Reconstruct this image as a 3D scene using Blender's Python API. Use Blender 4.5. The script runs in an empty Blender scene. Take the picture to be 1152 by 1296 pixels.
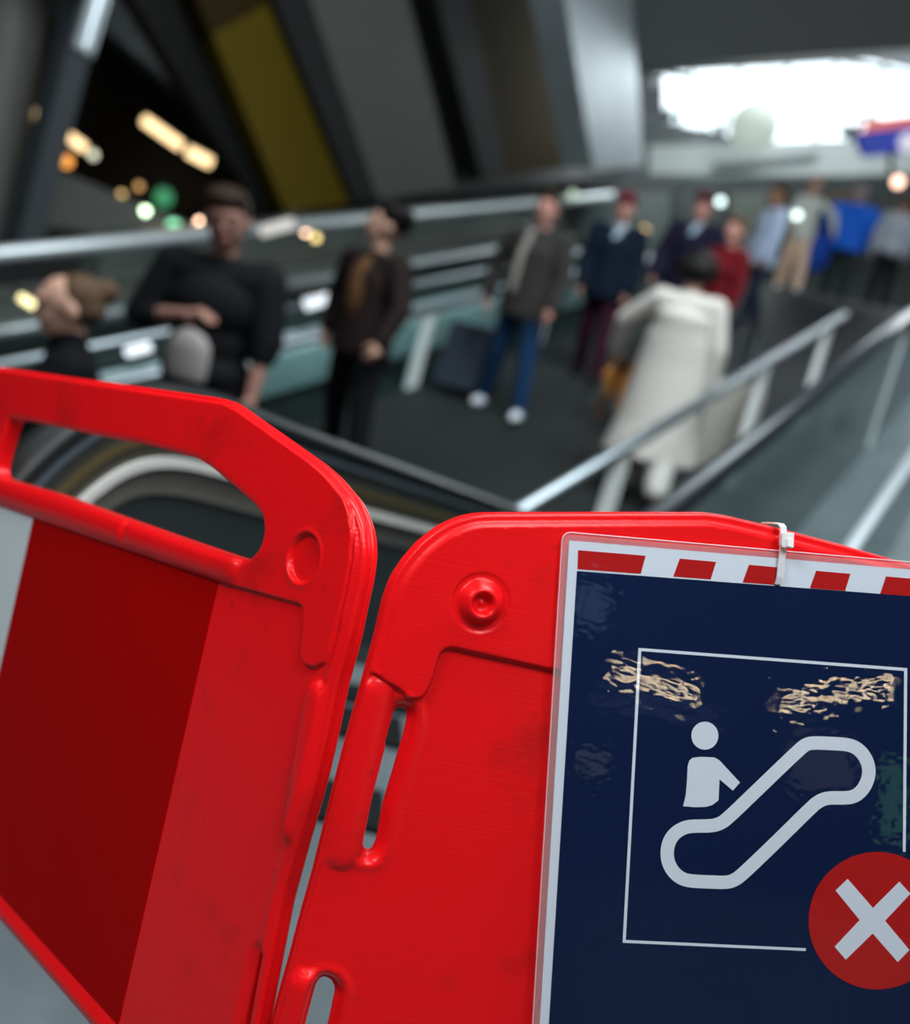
import bpy, bmesh, math, random
import numpy as np
from mathutils import Vector, Matrix, Euler
from mathutils.geometry import delaunay_2d_cdt, tessellate_polygon
random.seed(7)
C = bpy.context.scene.collection
# ------------------------------------------------------------------ camera
F = 1300.0                       # focal length in pixels of the 1152 x 1296 frame
ROLL = math.radians(12.5)
PITCH = math.radians(12.6)       # looking down
EYE = Vector((0, 0, 1.05))
cp, sp = math.cos(PITCH), math.sin(PITCH)
UP = Vector((0, sp, cp)); FW = Vector((0, cp, -sp)); RT = Vector((1, 0, 0))
cr, sr = math.cos(ROLL), math.sin(ROLL)
cam = bpy.data.cameras.new('camera'); co = bpy.data.objects.new('camera', cam); C.objects.link(co)
cam.sensor_fit = 'HORIZONTAL'; cam.sensor_width = 36; cam.lens = 36 * F / 1152
xi = RT * cr + UP * sr           # image right
yi = -RT * sr + UP * cr          # image up
# a world "up" must lean right in the image
xi = RT * cr - UP * (-sr); 
def uv(px, py):
    dx, dy = px - 576, py - 648
    return (cr * dx + sr * dy) / F, (sr * dx - cr * dy) / F
# image x axis: +1 px right -> (cr, sr) in (RT, UP); image up: (-sr, cr) * -1 handled below
xi = RT * cr + UP * sr
yi = RT * (-sr) + UP * cr
zi = xi.cross(yi)
co.matrix_world = Matrix(((xi.x, yi.x, zi.x, EYE.x), (xi.y, yi.y, zi.y, EYE.y), (xi.z, yi.z, zi.z, EYE.z), (0, 0, 0, 1)))
cam.clip_start = 0.02; cam.clip_end = 200
cam.dof.use_dof = True; cam.dof.focus_distance = 0.87; cam.dof.aperture_fstop = 40.6e-3 / 0.0148; cam.dof.aperture_blades = 0
# Blender's aperture = lens(mm->m) / fstop, so the f-number is taken with the lens in metres
bpy.context.scene.camera = co
cam.dof.aperture_fstop = 2.9

# ------------------------------------------------------------------ geometry of the place
AZ = math.radians(27.3); HX, HY = math.sin(AZ), math.cos(AZ)
H = Vector((HX, HY, 0)); W = Vector((HY, -HX, 0)); SL = 0.2126
def ramp_z(p): return -1.637 + SL * (p.x * HX + p.y * HY)
def ray(px, py):
    u, v = uv(px, py)
    return RT * u + FW + UP * v
def at(px, py, D): return EYE + ray(px, py) * D
def on_plane(px, py, n, d):
    r = ray(px, py); return EYE + r * ((d - n.dot(EYE)) / n.dot(r))
def on_w(px, py, w): return on_plane(px, py, W, w)
def on_y(px, py, y): return on_plane(px, py, Vector((0, 1, 0)), y)
def on_z(px, py, z): return on_plane(px, py, Vector((0, 0, 1)), z)
RN = Vector((-SL * HX, -SL * HY, 1))
def on_ramp(px, py, h=0): return on_plane(px, py, RN, -1.637 + h)
def rp(a, w, h=0):               # a along the ramp, w across it, h above it
    p = H * a + W * w; p.z = -1.637 + SL * a + h; return p
RD = Vector((HX, HY, SL)).normalized()

# ------------------------------------------------------------------ materials
def mat(name, col, rough=0.5, metal=0.0, emit=None, es=0, noise=0, nscale=8, bump=0, bscale=60, coat=0, spec=0.5, stretch=None, alpha=None):
    m = bpy.data.materials.new(name); m.use_nodes = True
    nt = m.node_tree; b = nt.nodes['Principled BSDF']
    b.inputs['Base Color'].default_value = (*col, 1); b.inputs['Roughness'].default_value = rough
    b.inputs['Metallic'].default_value = metal; b.inputs['Specular IOR Level'].default_value = spec
    if coat: b.inputs['Coat Weight'].default_value = coat
    if emit: b.inputs['Emission Color'].default_value = (*emit, 1); b.inputs['Emission Strength'].default_value = es
    tc = nt.nodes.new('ShaderNodeTexCoord'); mp = nt.nodes.new('ShaderNodeMapping')
    nt.links.new(tc.outputs['Object'], mp.inputs['Vector'])
    if stretch: mp.inputs['Rotation'].default_value = stretch[0]; mp.inputs['Scale'].default_value = stretch[1]
    if noise:
        n = nt.nodes.new('ShaderNodeTexNoise'); n.inputs['Scale'].default_value = nscale; n.inputs['Detail'].default_value = 5
        nt.links.new(tc.outputs['Object'], n.inputs['Vector'])
        mx = nt.nodes.new('ShaderNodeMix'); mx.data_type = 'RGBA'
        mx.inputs['A'].default_value = (*[c * (1 - noise) for c in col], 1); mx.inputs['B'].default_value = (*[min(1, c * (1 + noise)) for c in col], 1)
        nt.links.new(n.outputs['Fac'], mx.inputs['Factor']); nt.links.new(mx.outputs['Result'], b.inputs['Base Color'])
    if bump:
        n2 = nt.nodes.new('ShaderNodeTexNoise'); n2.inputs['Scale'].default_value = bscale; n2.inputs['Detail'].default_value = 3
        nt.links.new(mp.outputs['Vector'], n2.inputs['Vector'])
        bp = nt.nodes.new('ShaderNodeBump'); bp.inputs['Strength'].default_value = bump; bp.inputs['Distance'].default_value = 0.001
        nt.links.new(n2.outputs['Fac'], bp.inputs['Height']); nt.links.new(bp.outputs['Normal'], b.inputs['Normal'])
    return m
def glass(name, tint, gl=0.1, rough=0.05, bump=0, bscale=40, fres=True):
    m = bpy.data.materials.new(name); m.use_nodes = True; nt = m.node_tree; nt.nodes.clear()
    o = nt.nodes.new('ShaderNodeOutputMaterial'); t = nt.nodes.new('ShaderNodeBsdfTransparent'); g = nt.nodes.new('ShaderNodeBsdfGlossy')
    t.inputs['Color'].default_value = (*tint, 1); g.inputs['Roughness'].default_value = rough
    mx = nt.nodes.new('ShaderNodeMixShader'); lw = nt.nodes.new('ShaderNodeMath'); lw.operation = 'POWER'; lw.inputs[1].default_value = 4.5; fc = nt.nodes.new('ShaderNodeLayerWeight'); fc.inputs['Blend'].default_value = .5; nt.links.new(fc.outputs['Facing'], lw.inputs[0])
    ma = nt.nodes.new('ShaderNodeMath'); ma.operation = 'ADD'; ma.inputs[1].default_value = gl; ma.use_clamp = True
    nt.links.new(lw.outputs[0], ma.inputs[0]); nt.links.new(ma.outputs[0], mx.inputs[0])
    nt.links.new(t.outputs[0], mx.inputs[1]); nt.links.new(g.outputs[0], mx.inputs[2]); nt.links.new(mx.outputs[0], o.inputs[0])
    if bump:
        tc = nt.nodes.new('ShaderNodeTexCoord'); n2 = nt.nodes.new('ShaderNodeTexNoise'); n2.inputs['Scale'].default_value = bscale; n2.inputs['Detail'].default_value = 1.2
        mp = nt.nodes.new('ShaderNodeMapping'); mp.inputs['Scale'].default_value = (0.6, 1.0, 1.0)
        nt.links.new(tc.outputs['Object'], mp.inputs[0]); nt.links.new(mp.outputs[0], n2.inputs['Vector'])
        bp = nt.nodes.new('ShaderNodeBump'); bp.inputs['Strength'].default_value = 1.0; bp.inputs['Distance'].default_value = bump
        nt.links.new(n2.outputs['Fac'], bp.inputs['Height']); nt.links.new(bp.outputs['Normal'], g.inputs['Normal'])
    return m

# ------------------------------------------------------------------ object helpers
def tag(o, label=None, cat=None, group=None, kind=None):
    if label: o['label'] = label
    if cat: o['category'] = cat
    if group: o['group'] = group
    if kind: o['kind'] = kind
    return o
def empty(name, loc, rot=None, label=None, cat=None, group=None):
    o = bpy.data.objects.new(name, None); C.objects.link(o); o.empty_display_size = 0.1
    if rot is not None: o.matrix_world = Matrix.Translation(loc) @ rot.to_4x4()
    else: o.location = loc
    tag(o, label, cat, group); o['_m'] = 1; del o['_m']
    return o
WM = {}
def setm(o, loc, rot=None):
    WM[o.name] = Matrix.Translation(loc) @ (rot.to_4x4() if rot is not None else Matrix.Identity(4))
def thing(name, label, cat, loc, rot=None, group=None, kind=None):
    o = empty(name, loc, rot, label, cat, group); setm(o, loc, rot)
    if kind: o['kind'] = kind
    return o
def link_mesh(name, me, m, parent=None, smooth=False):
    if m: me.materials.append(m)
    o = bpy.data.objects.new(name, me); C.objects.link(o)
    if parent: o.parent = parent
    if smooth:
        for p in me.polygons: p.use_smooth = True
    return o
def root_matrix(parent):
    M = Matrix.Identity(4); q = parent
    while q is not None:
        if q.name in WM: M = WM[q.name] @ M
        q = q.parent
    return M
def build(name, verts, faces, m, parent=None, world=True, smooth=False, origin=None):
    """mesh from verts given in world space (or in the parent's space when world=False)"""
    vs = [Vector(v) for v in verts]
    if parent is not None and world:
        Mi = root_matrix(parent).inverted(); vs = [Mi @ v for v in vs]
    me = bpy.data.meshes.new(name)
    org = None
    if parent is None:
        mn = Vector((min(v.x for v in vs), min(v.y for v in vs), min(v.z for v in vs))); mxv = Vector((max(v.x for v in vs), max(v.y for v in vs), mn.z))
        org = origin or Vector(((mn.x + mxv.x) / 2, (mn.y + mxv.y) / 2, mn.z)); vs = [v - org for v in vs]
    me.from_pydata(vs, [], faces); me.update()
    bm = bmesh.new(); bm.from_mesh(me); bmesh.ops.recalc_face_normals(bm, faces=bm.faces); bm.to_mesh(me); bm.free()
    o = link_mesh(name, me, m, parent, smooth)
    if org is not None: o.location = org; WM[o.name] = Matrix.Translation(org)
    return o
def merge(*vf):
    V, Fc = [], []
    for v, f in vf:
        n = len(V); V += list(v); Fc += [[i + n for i in q] for q in f]
    return V, Fc
def prism(poly, ext):
    """polygon (3-D points) extruded by vector ext"""
    n = len(poly); P = [Vector(p) for p in poly]; ext = Vector(ext)
    tri = tessellate_polygon([P])
    V = P + [p + ext for p in P]
    Fc = [list(t) for t in tri] + [[i + n for i in reversed(t)] for t in tri] + [[i, (i + 1) % n, (i + 1) % n + n, i + n] for i in range(n)]
    return V, Fc
def box(p, ax, ay, az):
    """corner p and three edge vectors"""
    return prism([p, p + ax, p + ax + ay, p + ay], az)
def tube(path, r, seg=10, ell=None, up=Vector((0, 0, 1)), cap=True):
    """swept tube; ell=(rw, rh) for an elliptic / boxy section"""
    pts = [Vector(p) for p in path]; V, Fc = [], []
    for i, p in enumerate(pts):
        d = (pts[min(i + 1, len(pts) - 1)] - pts[max(i - 1, 0)]).normalized()
        u = up if abs(d.dot(up)) < 0.98 else Vector((1, 0, 0))
        a = d.cross(u).normalized(); b = a.cross(d).normalized()
        rr = r[i] if isinstance(r, (list, tuple)) else r
        for k in range(seg):
            t = 2 * math.pi * k / seg; ra, rb = (ell if ell else (rr, rr))
            V.append(p + a * math.cos(t) * ra + b * math.sin(t) * rb)
    for i in range(len(pts) - 1):
        for k in range(seg):
            k2 = (k + 1) % seg; Fc.append([i * seg + k, i * seg + k2, (i + 1) * seg + k2, (i + 1) * seg + k])
    if cap: Fc.append(list(range(seg))[::-1]); Fc.append([(len(pts) - 1) * seg + k for k in range(seg)])
    return V, Fc
def struct(o): o['kind'] = 'structure'; return o

# ================================================================== FOREGROUND BARRIER
THL, THR = -math.radians(45), math.radians(12)
u_, _ = uv(479, 804); OR = Vector((u_ * .8, .8))
u_, _ = uv(460, 800); OL = Vector((u_ * .79, .79))
def st(px, py, side):
    u, v = uv(px, py); o, th = (OL, THL) if side == 'L' else (OR, THR)
    c, s = math.cos(th), math.sin(th)
    D = (o.x * s - o.y * c) / (u * s - c)
    return Vector(((u * D - o.x) * c + (D - o.y) * s, v * D))
def stn(px, py, side, n):
    o, th = (OL, THL) if side == 'L' else (OR, THR); c, s = math.cos(th), math.sin(th)
    o2 = Vector((o.x - s * -n * -1 * -1, o.y)) if False else Vector((o.x + s * n, o.y - c * n))
    u, v = uv(px, py); D = (o2.x * s - o2.y * c) / (u * s - c)
    return Vector(((u * D - o2.x) * c + (D - o2.y) * s, v * D))
def pts(side, L): return [st(x, y, side) for x, y in L]
def frame(side, t_floor):
    o, th = (OL, THL) if side == 'L' else (OR, THR)
    es = RT * math.cos(th) + FW * math.sin(th); et = UP; en = es.cross(et)   # toward the camera
    if en.dot(FW) > 0: en = -en
    org = EYE + RT * o.x + FW * o.y + UP * t_floor
    R = Matrix(((es.x, et.x, en.x), (es.y, et.y, en.y), (es.z, et.z, en.z)))
    return org, R
TF = -0.893
def sdf(P, poly):
    """signed distance (negative inside) of points P (n,2) to polygon"""
    poly = np.array([[p[0], p[1]] for p in poly]); n = len(poly)
    d2 = np.full(len(P), 1e9); ins = np.zeros(len(P), bool)
    for i in range(n):
        a, b = poly[i], poly[(i + 1) % n]; e = b - a; w = P - a
        t = np.clip((w @ e) / max(e @ e, 1e-12), 0, 1); q = w - t[:, None] * e
        d2 = np.minimum(d2, (q ** 2).sum(1))
        cnd = (a[1] > P[:, 1]) != (b[1] > P[:, 1])
        with np.errstate(divide='ignore', invalid='ignore'):
            xx = a[0] + (P[:, 1] - a[1]) / (b[1] - a[1]) * (b[0] - a[0])
        ins ^= cnd & (P[:, 0] < xx)
    d = np.sqrt(d2); return np.where(ins, -d, d)
def segd(P, a, b):
    a = np.array(a[:]); b = np.array(b[:]); e = b - a; w = P - a
    t = np.clip((w @ e) / (e @ e), 0, 1); return np.sqrt(((w - t[:, None] * e) ** 2).sum(1))
def ss(x, a, b):
    t = np.clip((x - a) / (b - a), 0, 1); return t * t * (3 - 2 * t)
def smooth_poly(poly, rad, n=5):
    """round the corners of a polygon"""
    out = []; N = len(poly)
    for i in range(N):
        p0, p1, p2 = poly[i - 1], poly[i], poly[(i + 1) % N]
        a, b = p0 - p1, p2 - p1; r = min(rad, a.length * .45, b.length * .45)
        q0, q2 = p1 + a.normalized() * r, p1 + b.normalized() * r
        for k in range(n + 1):
            t = k / n; out.append(q0 * (1 - t) ** 2 + p1 * 2 * t * (1 - t) + q2 * t * t)
    return out
def resample(poly, step):
    out = []; N = len(poly)
    for i in range(N):
        a, b = poly[i], poly[(i + 1) % N]; L = (b - a).length; k = max(1, int(L / step))
        if L < 1e-5: continue
        for j in range(k): out.append(a.lerp(b, j / k))
    return out
def offset(poly, d):
    """positive d: outward for a counter-clockwise polygon"""
    N = len(poly); out = []
    for i in range(N):
        t = (poly[(i + 1) % N] - poly[i - 1]); t = t.normalized() if t.length > 1e-9 else Vector((1, 0))
        out.append(poly[i] + Vector((t.y, -t.x)) * d)
    return out
def area(poly): return sum(poly[i].x * poly[(i + 1) % len(poly)].y - poly[(i + 1) % len(poly)].x * poly[i].y for i in range(len(poly))) / 2
def relief(name, outer, holes, hfun, thick, m, parent, fine, profile, feats=(), slots=()):
    """moulded panel: front face a relief hfun(P) over the outline, rim swept through `profile` (outward, back) and flat back"""
    loops = []
    o = resample(outer, .004); o = o if area(o) > 0 else o[::-1]; loops.append(o)
    for h in holes:
        h = resample(h, .0025); h = h if area(h) < 0 else h[::-1]; loops.append(h)
    P2, edges = [], []; bound = []
    for L in loops:
        n0 = len(P2); P2 += L; N = len(L); edges += [(n0 + i, n0 + (i + 1) % N) for i in range(N)]; bound.append((n0, N))
    # rings just inside the outline keep the rounding clean
    for L in loops:
        for d in (.0015, .003, .005, .0075, .010): 
            P2 += offset(L, -d)
    for L in feats:
        L = resample(L, .0018); L = L if area(L) > 0 else L[::-1]
        L = [p for p in L if -.95 < p.x < .7 and -.5 < p.y < .1]
        for d in (-.001, .0, .001, .002, .0032, .0045): P2 += offset(L, d)
    xs = [p.x for p in o]; ys = [p.y for p in o]
    nF = sum(N for _, N in bound)
    def grid(x0, x1, y0, y1, stp):
        gx, gy = np.meshgrid(np.arange(x0, x1, stp), np.arange(y0, y1, stp)); return np.stack([gx.ravel(), gy.ravel()], 1)
    G = [grid(min(xs), max(xs), min(ys), max(ys), .016)]
    for (x0, x1, y0, y1, stp) in fine: G.append(grid(x0, x1, y0, y1, stp))
    G = np.concatenate(G)
    cand = np.concatenate([np.array([[p.x, p.y] for p in P2[nF:]]), G])
    keep = sdf(cand, o) < -.0008
    gd = np.ones(len(cand), bool)
    for h in loops[1:]: gd &= sdf(cand, h) > .0008
    nr = len(P2) - nF
    dist = -sdf(cand, o)
    for h in loops[1:]: dist = np.minimum(dist, sdf(cand, h))
    isgrid = np.arange(len(cand)) >= nr
    keep &= gd & (~isgrid | (dist > .0108))
    # drop coarse points falling in fine zones is unnecessary
    cand = cand[keep]
    # remove near duplicates
    key = np.round(cand / .0007).astype(int); _, idx = np.unique(key, axis=0, return_index=True); cand = cand[idx]
    allp = [Vector((p.x, p.y)) for p in P2[:nF]] + [Vector((float(a), float(b))) for a, b in cand]
    res = delaunay_2d_cdt(allp, edges, [], 0, 1e-7)
    vv, ff = res[0], res[2]
    A = np.array([[v.x, v.y] for v in vv])
    cen = np.array([A[list(f)].mean(0) for f in ff])
    ok = sdf(cen, o) < 0
    for h in loops[1:]: ok &= sdf(cen, h) > 0
    hz = hfun(A); bz = np.full(len(A), -thick)
    for sl in slots: bz = np.maximum(bz, -thick + (thick - .016) * (1 - ss(sdf(A, sl), .001, .014)))
    verts = [(A[i, 0], A[i, 1] - TF, hz[i]) for i in range(len(A))]
    faces = [list(f) for f, k in zip(ff, ok) if k]
    # boundary loops in output order
    from collections import defaultdict
    ec = defaultdict(int); nxt = {}
    for f in faces:
        for i in range(len(f)): ec[(f[i], f[(i + 1) % len(f)])] += 1
    bnd = [(a, b) for (a, b) in ec if (b, a) not in ec]
    for a, b in bnd: nxt[a] = b
    seen = set()
    for a0 in list(nxt):
        if a0 in seen: continue
        lp = [a0]; seen.add(a0); b = nxt[a0]
        while b != a0 and b in nxt and b not in seen: lp.append(b); seen.add(b); b = nxt[b]
        if len(lp) < 3: continue
        poly = [Vector((A[i, 0], A[i, 1])) for i in lp]; ishole = area(poly) < 0
        prof = profile if not ishole else [(0.0005, .12), (0.0009, .4), (.0009, .7), (.0003, 1.0)]
        prev = lp
        for (od, zz) in prof:
            q = offset(poly, od); n0 = len(verts)
            verts += [(q[k].x, q[k].y - TF, (zz if not ishole else hz[lp[k]] + (min(bz[lp[k]], hz[lp[k]] - .001) - hz[lp[k]]) * zz)) for k in range(len(lp))]
            cur = list(range(n0, n0 + len(lp)))
            for k in range(len(lp)):
                k2 = (k + 1) % len(lp); faces.append([prev[k2], prev[k], cur[k], cur[k2]])
            prev = cur
    # back face
    n0 = len(verts); verts += [(A[i, 0], A[i, 1] - TF, bz[i]) for i in range(len(A))]
    faces += [[n0 + i for i in reversed(f)] for f, k in zip(ff, ok) if k]
    me = bpy.data.meshes.new(name); me.from_pydata(verts, [], faces); me.update()
    bm = bmesh.new(); bm.from_mesh(me); bmesh.ops.remove_doubles(bm, verts=bm.verts, dist=1e-5); bmesh.ops.recalc_face_normals(bm, faces=bm.faces)
    bm.to_mesh(me); bm.free()
    return link_mesh(name, me, m, parent, smooth=True)

def red_plastic():
    m = bpy.data.materials.new('red_plastic'); m.use_nodes = True; nt = m.node_tree; b = nt.nodes['Principled BSDF']
    b.inputs['Roughness'].default_value = .30; b.inputs['Specular IOR Level'].default_value = .24
    tc = nt.nodes.new('ShaderNodeTexCoord')
    n = nt.nodes.new('ShaderNodeTexNoise'); n.inputs['Scale'].default_value = 9; n.inputs['Detail'].default_value = 6; n.inputs['Roughness'].default_value = .6
    nt.links.new(tc.outputs['Object'], n.inputs['Vector'])
    cr_ = nt.nodes.new('ShaderNodeValToRGB'); cr_.color_ramp.elements[0].position = .24; cr_.color_ramp.elements[0].color = (.50, .008, .008, 1)
    cr_.color_ramp.elements[1].position = .44; cr_.color_ramp.elements[1].color = (.80, .006, .009, 1)
    nt.links.new(n.outputs['Fac'], cr_.inputs['Fac'])
    # scuffs: sparse dark marks
    n3 = nt.nodes.new('ShaderNodeTexNoise'); n3.inputs['Scale'].default_value = 23; n3.inputs['Detail'].default_value = 2
    nt.links.new(tc.outputs['Object'], n3.inputs['Vector'])
    c3 = nt.nodes.new('ShaderNodeValToRGB'); c3.color_ramp.elements[0].position = .70; c3.color_ramp.elements[0].color = (0, 0, 0, 1); c3.color_ramp.elements[1].position = .80
    nt.links.new(n3.outputs['Fac'], c3.inputs['Fac'])
    mx = nt.nodes.new('ShaderNodeMix'); mx.data_type = 'RGBA'; mx.inputs['B'].default_value = (.38, .006, .006, 1)
    nt.links.new(c3.outputs['Color'], mx.inputs['Factor']); nt.links.new(cr_.outputs['Color'], mx.inputs['A']); nt.links.new(mx.outputs['Result'], b.inputs['Base Color'])
    mp = nt.nodes.new('ShaderNodeMapping'); mp.inputs['Rotation'].default_value = (0, 0, math.radians(8)); mp.inputs['Scale'].default_value = (6, 420, 60)
    nt.links.new(tc.outputs['Object'], mp.inputs['Vector'])
    n2 = nt.nodes.new('ShaderNodeTexNoise'); n2.inputs['Scale'].default_value = 1; n2.inputs['Detail'].default_value = 3
    nt.links.new(mp.outputs['Vector'], n2.inputs['Vector'])
    n4 = nt.nodes.new('ShaderNodeTexNoise'); n4.inputs['Scale'].default_value = 55; n4.inputs['Detail'].default_value = 4
    nt.links.new(tc.outputs['Object'], n4.inputs['Vector'])
    ad = nt.nodes.new('ShaderNodeMath'); ad.operation = 'ADD'; nt.links.new(n2.outputs['Fac'], ad.inputs[0]); nt.links.new(n4.outputs['Fac'], ad.inputs[1])
    bp = nt.nodes.new('ShaderNodeBump'); bp.inputs['Strength'].default_value = .5; bp.inputs['Distance'].default_value = .0004
    nt.links.new(ad.outputs[0], bp.inputs['Height']); nt.links.new(bp.outputs['Normal'], b.inputs['Normal'])
    return m
RED = red_plastic()
SHEET_RED = mat('dark_red_sheeting', (.36, .0, .0), .6, noise=.08, nscale=5, spec=.06)
SHEET_WHITE = mat('white_sheeting', (.62, .68, .70), .4)

# ---- left panel
lf, lR = frame('L', TF)
left = thing('barrier_panel', 'left red plastic barrier panel with open hand slot and dark red and white sheeting', 'barrier panel', lf, lR, group='linked red barrier panels')
face_r = [(282, 508), (300, 517), (356, 555), (392, 583), (417, 607), (430, 622), (440, 646), (444, 676), (442, 709), (436, 740), (427, 779), (415, 850), (400, 930), (385, 1005), (371, 1075), (328, 1290)]
PL = pts('L', face_r)
top_t = .0565; rim = .0085
TL_ = .022
sil = [(391, 570), (416, 588), (437, 606), (452, 624), (462, 639), (470, 656), (476, 674), (479, 700), (475, 732), (468, 764), (458, 812), (442, 870), (435, 905), (427, 943), (418, 981), (410, 1012), (395, 1062), (373, 1142), (347, 1280)]
PB = [stn(x, y, 'L', -TL_ + .002) - Vector((.0026, 0)) for x, y in sil]
PB = [p if i > 3 else p - Vector((0, .002)) for i, p in enumerate(PB)]
if 0: print([(round(p.x, 4), round(p.y, 4)) for p in PL], [(round(p.x, 4), round(p.y, 4)) for p in PB])
PL = [PL[0]] + PB[1:]
sm = -.800                                     # the panel's centre line
inner_leg = -.036
bot = st(110, 1300, 'L').y + .002
half = [Vector((-.30, top_t)), Vector((-.272, .0558))] + PB[1:-1] + [Vector((-.030, -.46)), Vector((-.028, TF + .02)), Vector((-.080, TF + .02)), Vector((-.085, -.60)), Vector((-.10, bot))]
mir = [Vector((2 * sm - p.x, p.y)) for p in half]
outl = smooth_poly(half + mir[::-1], .008, 3)
slotL = pts('L', [(9, 528), (43, 533), (108, 547), (174, 559), (217, 570), (247, 579), (265, 590), (295, 615), (321, 638), (331, 652), (333, 674), (326, 696), (312, 710), (278, 700), (217, 679), (130, 648), (65, 624), (0, 605), (-8, 601), (-9, 590), (-4, 570)])
slotL = smooth_poly(slotL, .006, 3)
slotLm = [Vector((2 * sm - p.x, p.y)) for p in slotL]; print('slot', min(p.x for p in slotL))
lowL = smooth_poly(pts('L', [(318, 1206), (322, 1208), (312, 1262), (296, 1360), (286, 1360), (300, 1286)]), .004, 3)
raiseL = pts('L', [(-400, 560), (-120, 600), (0, 640), (269, 733), (378, 763), (384, 770), (383, 800), (379, 826), (384, 840), (396, 843), (407, 838), (413, 826), (427, 779), (436, 740), (442, 709), (444, 676), (440, 648), (431, 624), (417, 607), (392, 583), (356, 556), (300, 520), (282, 511)])
raiseL = [Vector((-2.2, .0535)), Vector((-2.2, raiseL[1].y))] + raiseL[2:]
raiseL = smooth_poly(raiseL, .0025, 3)
bossL = st(384, 706, 'L')
ribA, ribB = st(396, 880, 'L'), st(366, 1046, 'L')
rib2A, rib2B = st(345, 1225, 'L'), st(330, 1400, 'L')
tubeA, tubeB = st(-60, 605, 'L'), st(292, 718, 'L')
outL_np = outl
def hL(P):
    P = P.copy(); mirror = P[:, 0] < sm; P[mirror, 0] = 2 * sm - P[mirror, 0]
    d = sdf(P, raiseL); h = -.0045 + .0045 * (1 - ss(d, -.0006, .0022))
    # rounded bar below the hand slot
    tb = segd(P, (-1.2, tubeA.y), (tubeB.x, tubeB.y)); h = np.maximum(h, -.0045 + .011 * np.sqrt(np.clip(1 - (tb / .0165) ** 2, 0, 1)))
    nick = st(162, 668, 'L'); h = h - .004 * np.exp(-((P[:, 0] - nick.x) / .006) ** 2) * np.exp(-((P[:, 1] - nick.y) / .016) ** 2)
    # recessed round boss with a stud
    r = np.hypot(P[:, 0] - bossL.x, P[:, 1] - bossL.y)
    h = h - .0205 * (1 - ss(r, .0150, .0220)) + .0010 * np.exp(-((r - .0235) / .002) ** 2)
    h = h + .014 * (1 - ss(r, .0075, .0115)) - .004 * (1 - ss(r, .003, .006))
    # long rib beside the edge
    rb = segd(P, ribA, ribB); h = np.maximum(h, -.0045 + .0075 * np.sqrt(np.clip(1 - (rb / .0125) ** 2, 0, 1)))
    rb = segd(P, rib2A, rib2B); h = np.maximum(h, -.0045 + .0060 * np.sqrt(np.clip(1 - (rb / .011) ** 2, 0, 1)))
    # edge bead: the face ends in a step and a rounded bead
    dd = -sdf(P, outL_np); below = ss(-P[:, 1], .095, .12)
    h = h + (d > 0) * .0034 * np.exp(-((dd - .0055) / .0032) ** 2) * ss(d, 0, .003) * (1 - below * .3)
    # lower edge lip
    lip = np.abs(P[:, 1] - (bot + .012)); h = h + .006 * np.exp(-(lip / .006) ** 2) * (P[:, 0] < -.11)
    # slot lip
    dsl = sdf(P, slotL); h = h - .0025 * (1 - ss(dsl, .0, .004))
    dl2 = sdf(P, lowL); h = h - .004 * (1 - ss(dl2, .001, .010))
    return h
prof = [(.0010, -.0045), (.0024, -.0065), (.0026, -.0095), (.0012, -.0118), (-.0008, -.0126), (-.0006, -.0138), (.0016, -.0146), (.0024, -.0165), (.0020, -.0195), (.0006, -.0213), (-.001, -.022)]
fineL = [(-.125, -.06, -.095, -.035, .0013), (-.30, -.01, -.16, .07, .0022), (-.11, -.0, -.45, -.10, .0030), (-.85, -.11, -.13, -.06, .0035), (-.55, -.08, -.60, -.52, .0045)]
bodyL = relief('moulded_body', outl, [slotL, slotLm, lowL], hL, TL_, RED, left, fineL, prof, feats=[raiseL], slots=[lowL])
# reflective sheeting: thin flat sheets laid on the recessed face
def sheet(name, poly, n0, n1, m, parent, side):
    V, Fc = prism([Vector((p.x, p.y - TF, n0)) for p in poly], Vector((0, 0, n1 - n0)))
    return build(name, V, Fc, m, parent, world=False)
a_, b_, c_, d_ = pts('L', [(39, 653), (272, 734), (145, 1296), (0, 826)])
bs = bot + .022
xr = .5 * (b_.x + c_.x)
sheet('dark_red_sheet', [Vector((-.638, a_.y + .001)), Vector((b_.x, b_.y)), Vector((c_.x, c_.y)), Vector((c_.x, bs)), Vector((-.638, bs))], -.0047, -.0038, SHEET_RED, left, 'L')
sheet('white_sheet', [Vector((-.925, -.108)), Vector((-.638, a_.y + .001)), Vector((-.638, bs)), Vector((-.925, bs))], -.0047, -.0038, SHEET_WHITE, left, 'L')
sheet('dark_red_sheet', [Vector((-1.345, -.108)), Vector((-.926, -.108)), Vector((-.926, bs)), Vector((-1.345, bs))], -.0047, -.0038, SHEET_RED, left, 'L')

# ---- right panel
rf, rR = frame('R', TF)
right = thing('barrier_panel', 'red plastic barrier panel on the right carrying the laminated escalator notice', 'barrier panel', rf, rR, group='linked red barrier panels')
orr = [(628, 650.5), (608, 651), (588, 655), (562, 666), (534, 687), (514, 710), (499, 733), (489, 760), (479, 804), (461, 870), (437, 957), (414, 1049), (398, 1114), (383, 1167), (368, 1225), (349, 1293)]
PR = pts('R', orr)
smr = 0.782
halfR = [Vector((.60, .0470)), st(1152, 714, 'R'), st(1069, 690, 'R'), st(981, 667, 'R'), st(926, 654, 'R'), st(900, 650, 'R'), st(760, 650, 'R')] + PR + [Vector((-.016, TF + .02)), Vector((.040, TF + .02)), Vector((.044, -.60)), Vector((.07, bot))]
halfR = [p if p.x < .55 else Vector((p.x, st(1152, 714, 'R').y)) for p in halfR]
mirR = [Vector((2 * smr - p.x, p.y)) for p in halfR]
outR = smooth_poly(halfR + mirR[::-1], .006, 3)
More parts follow.
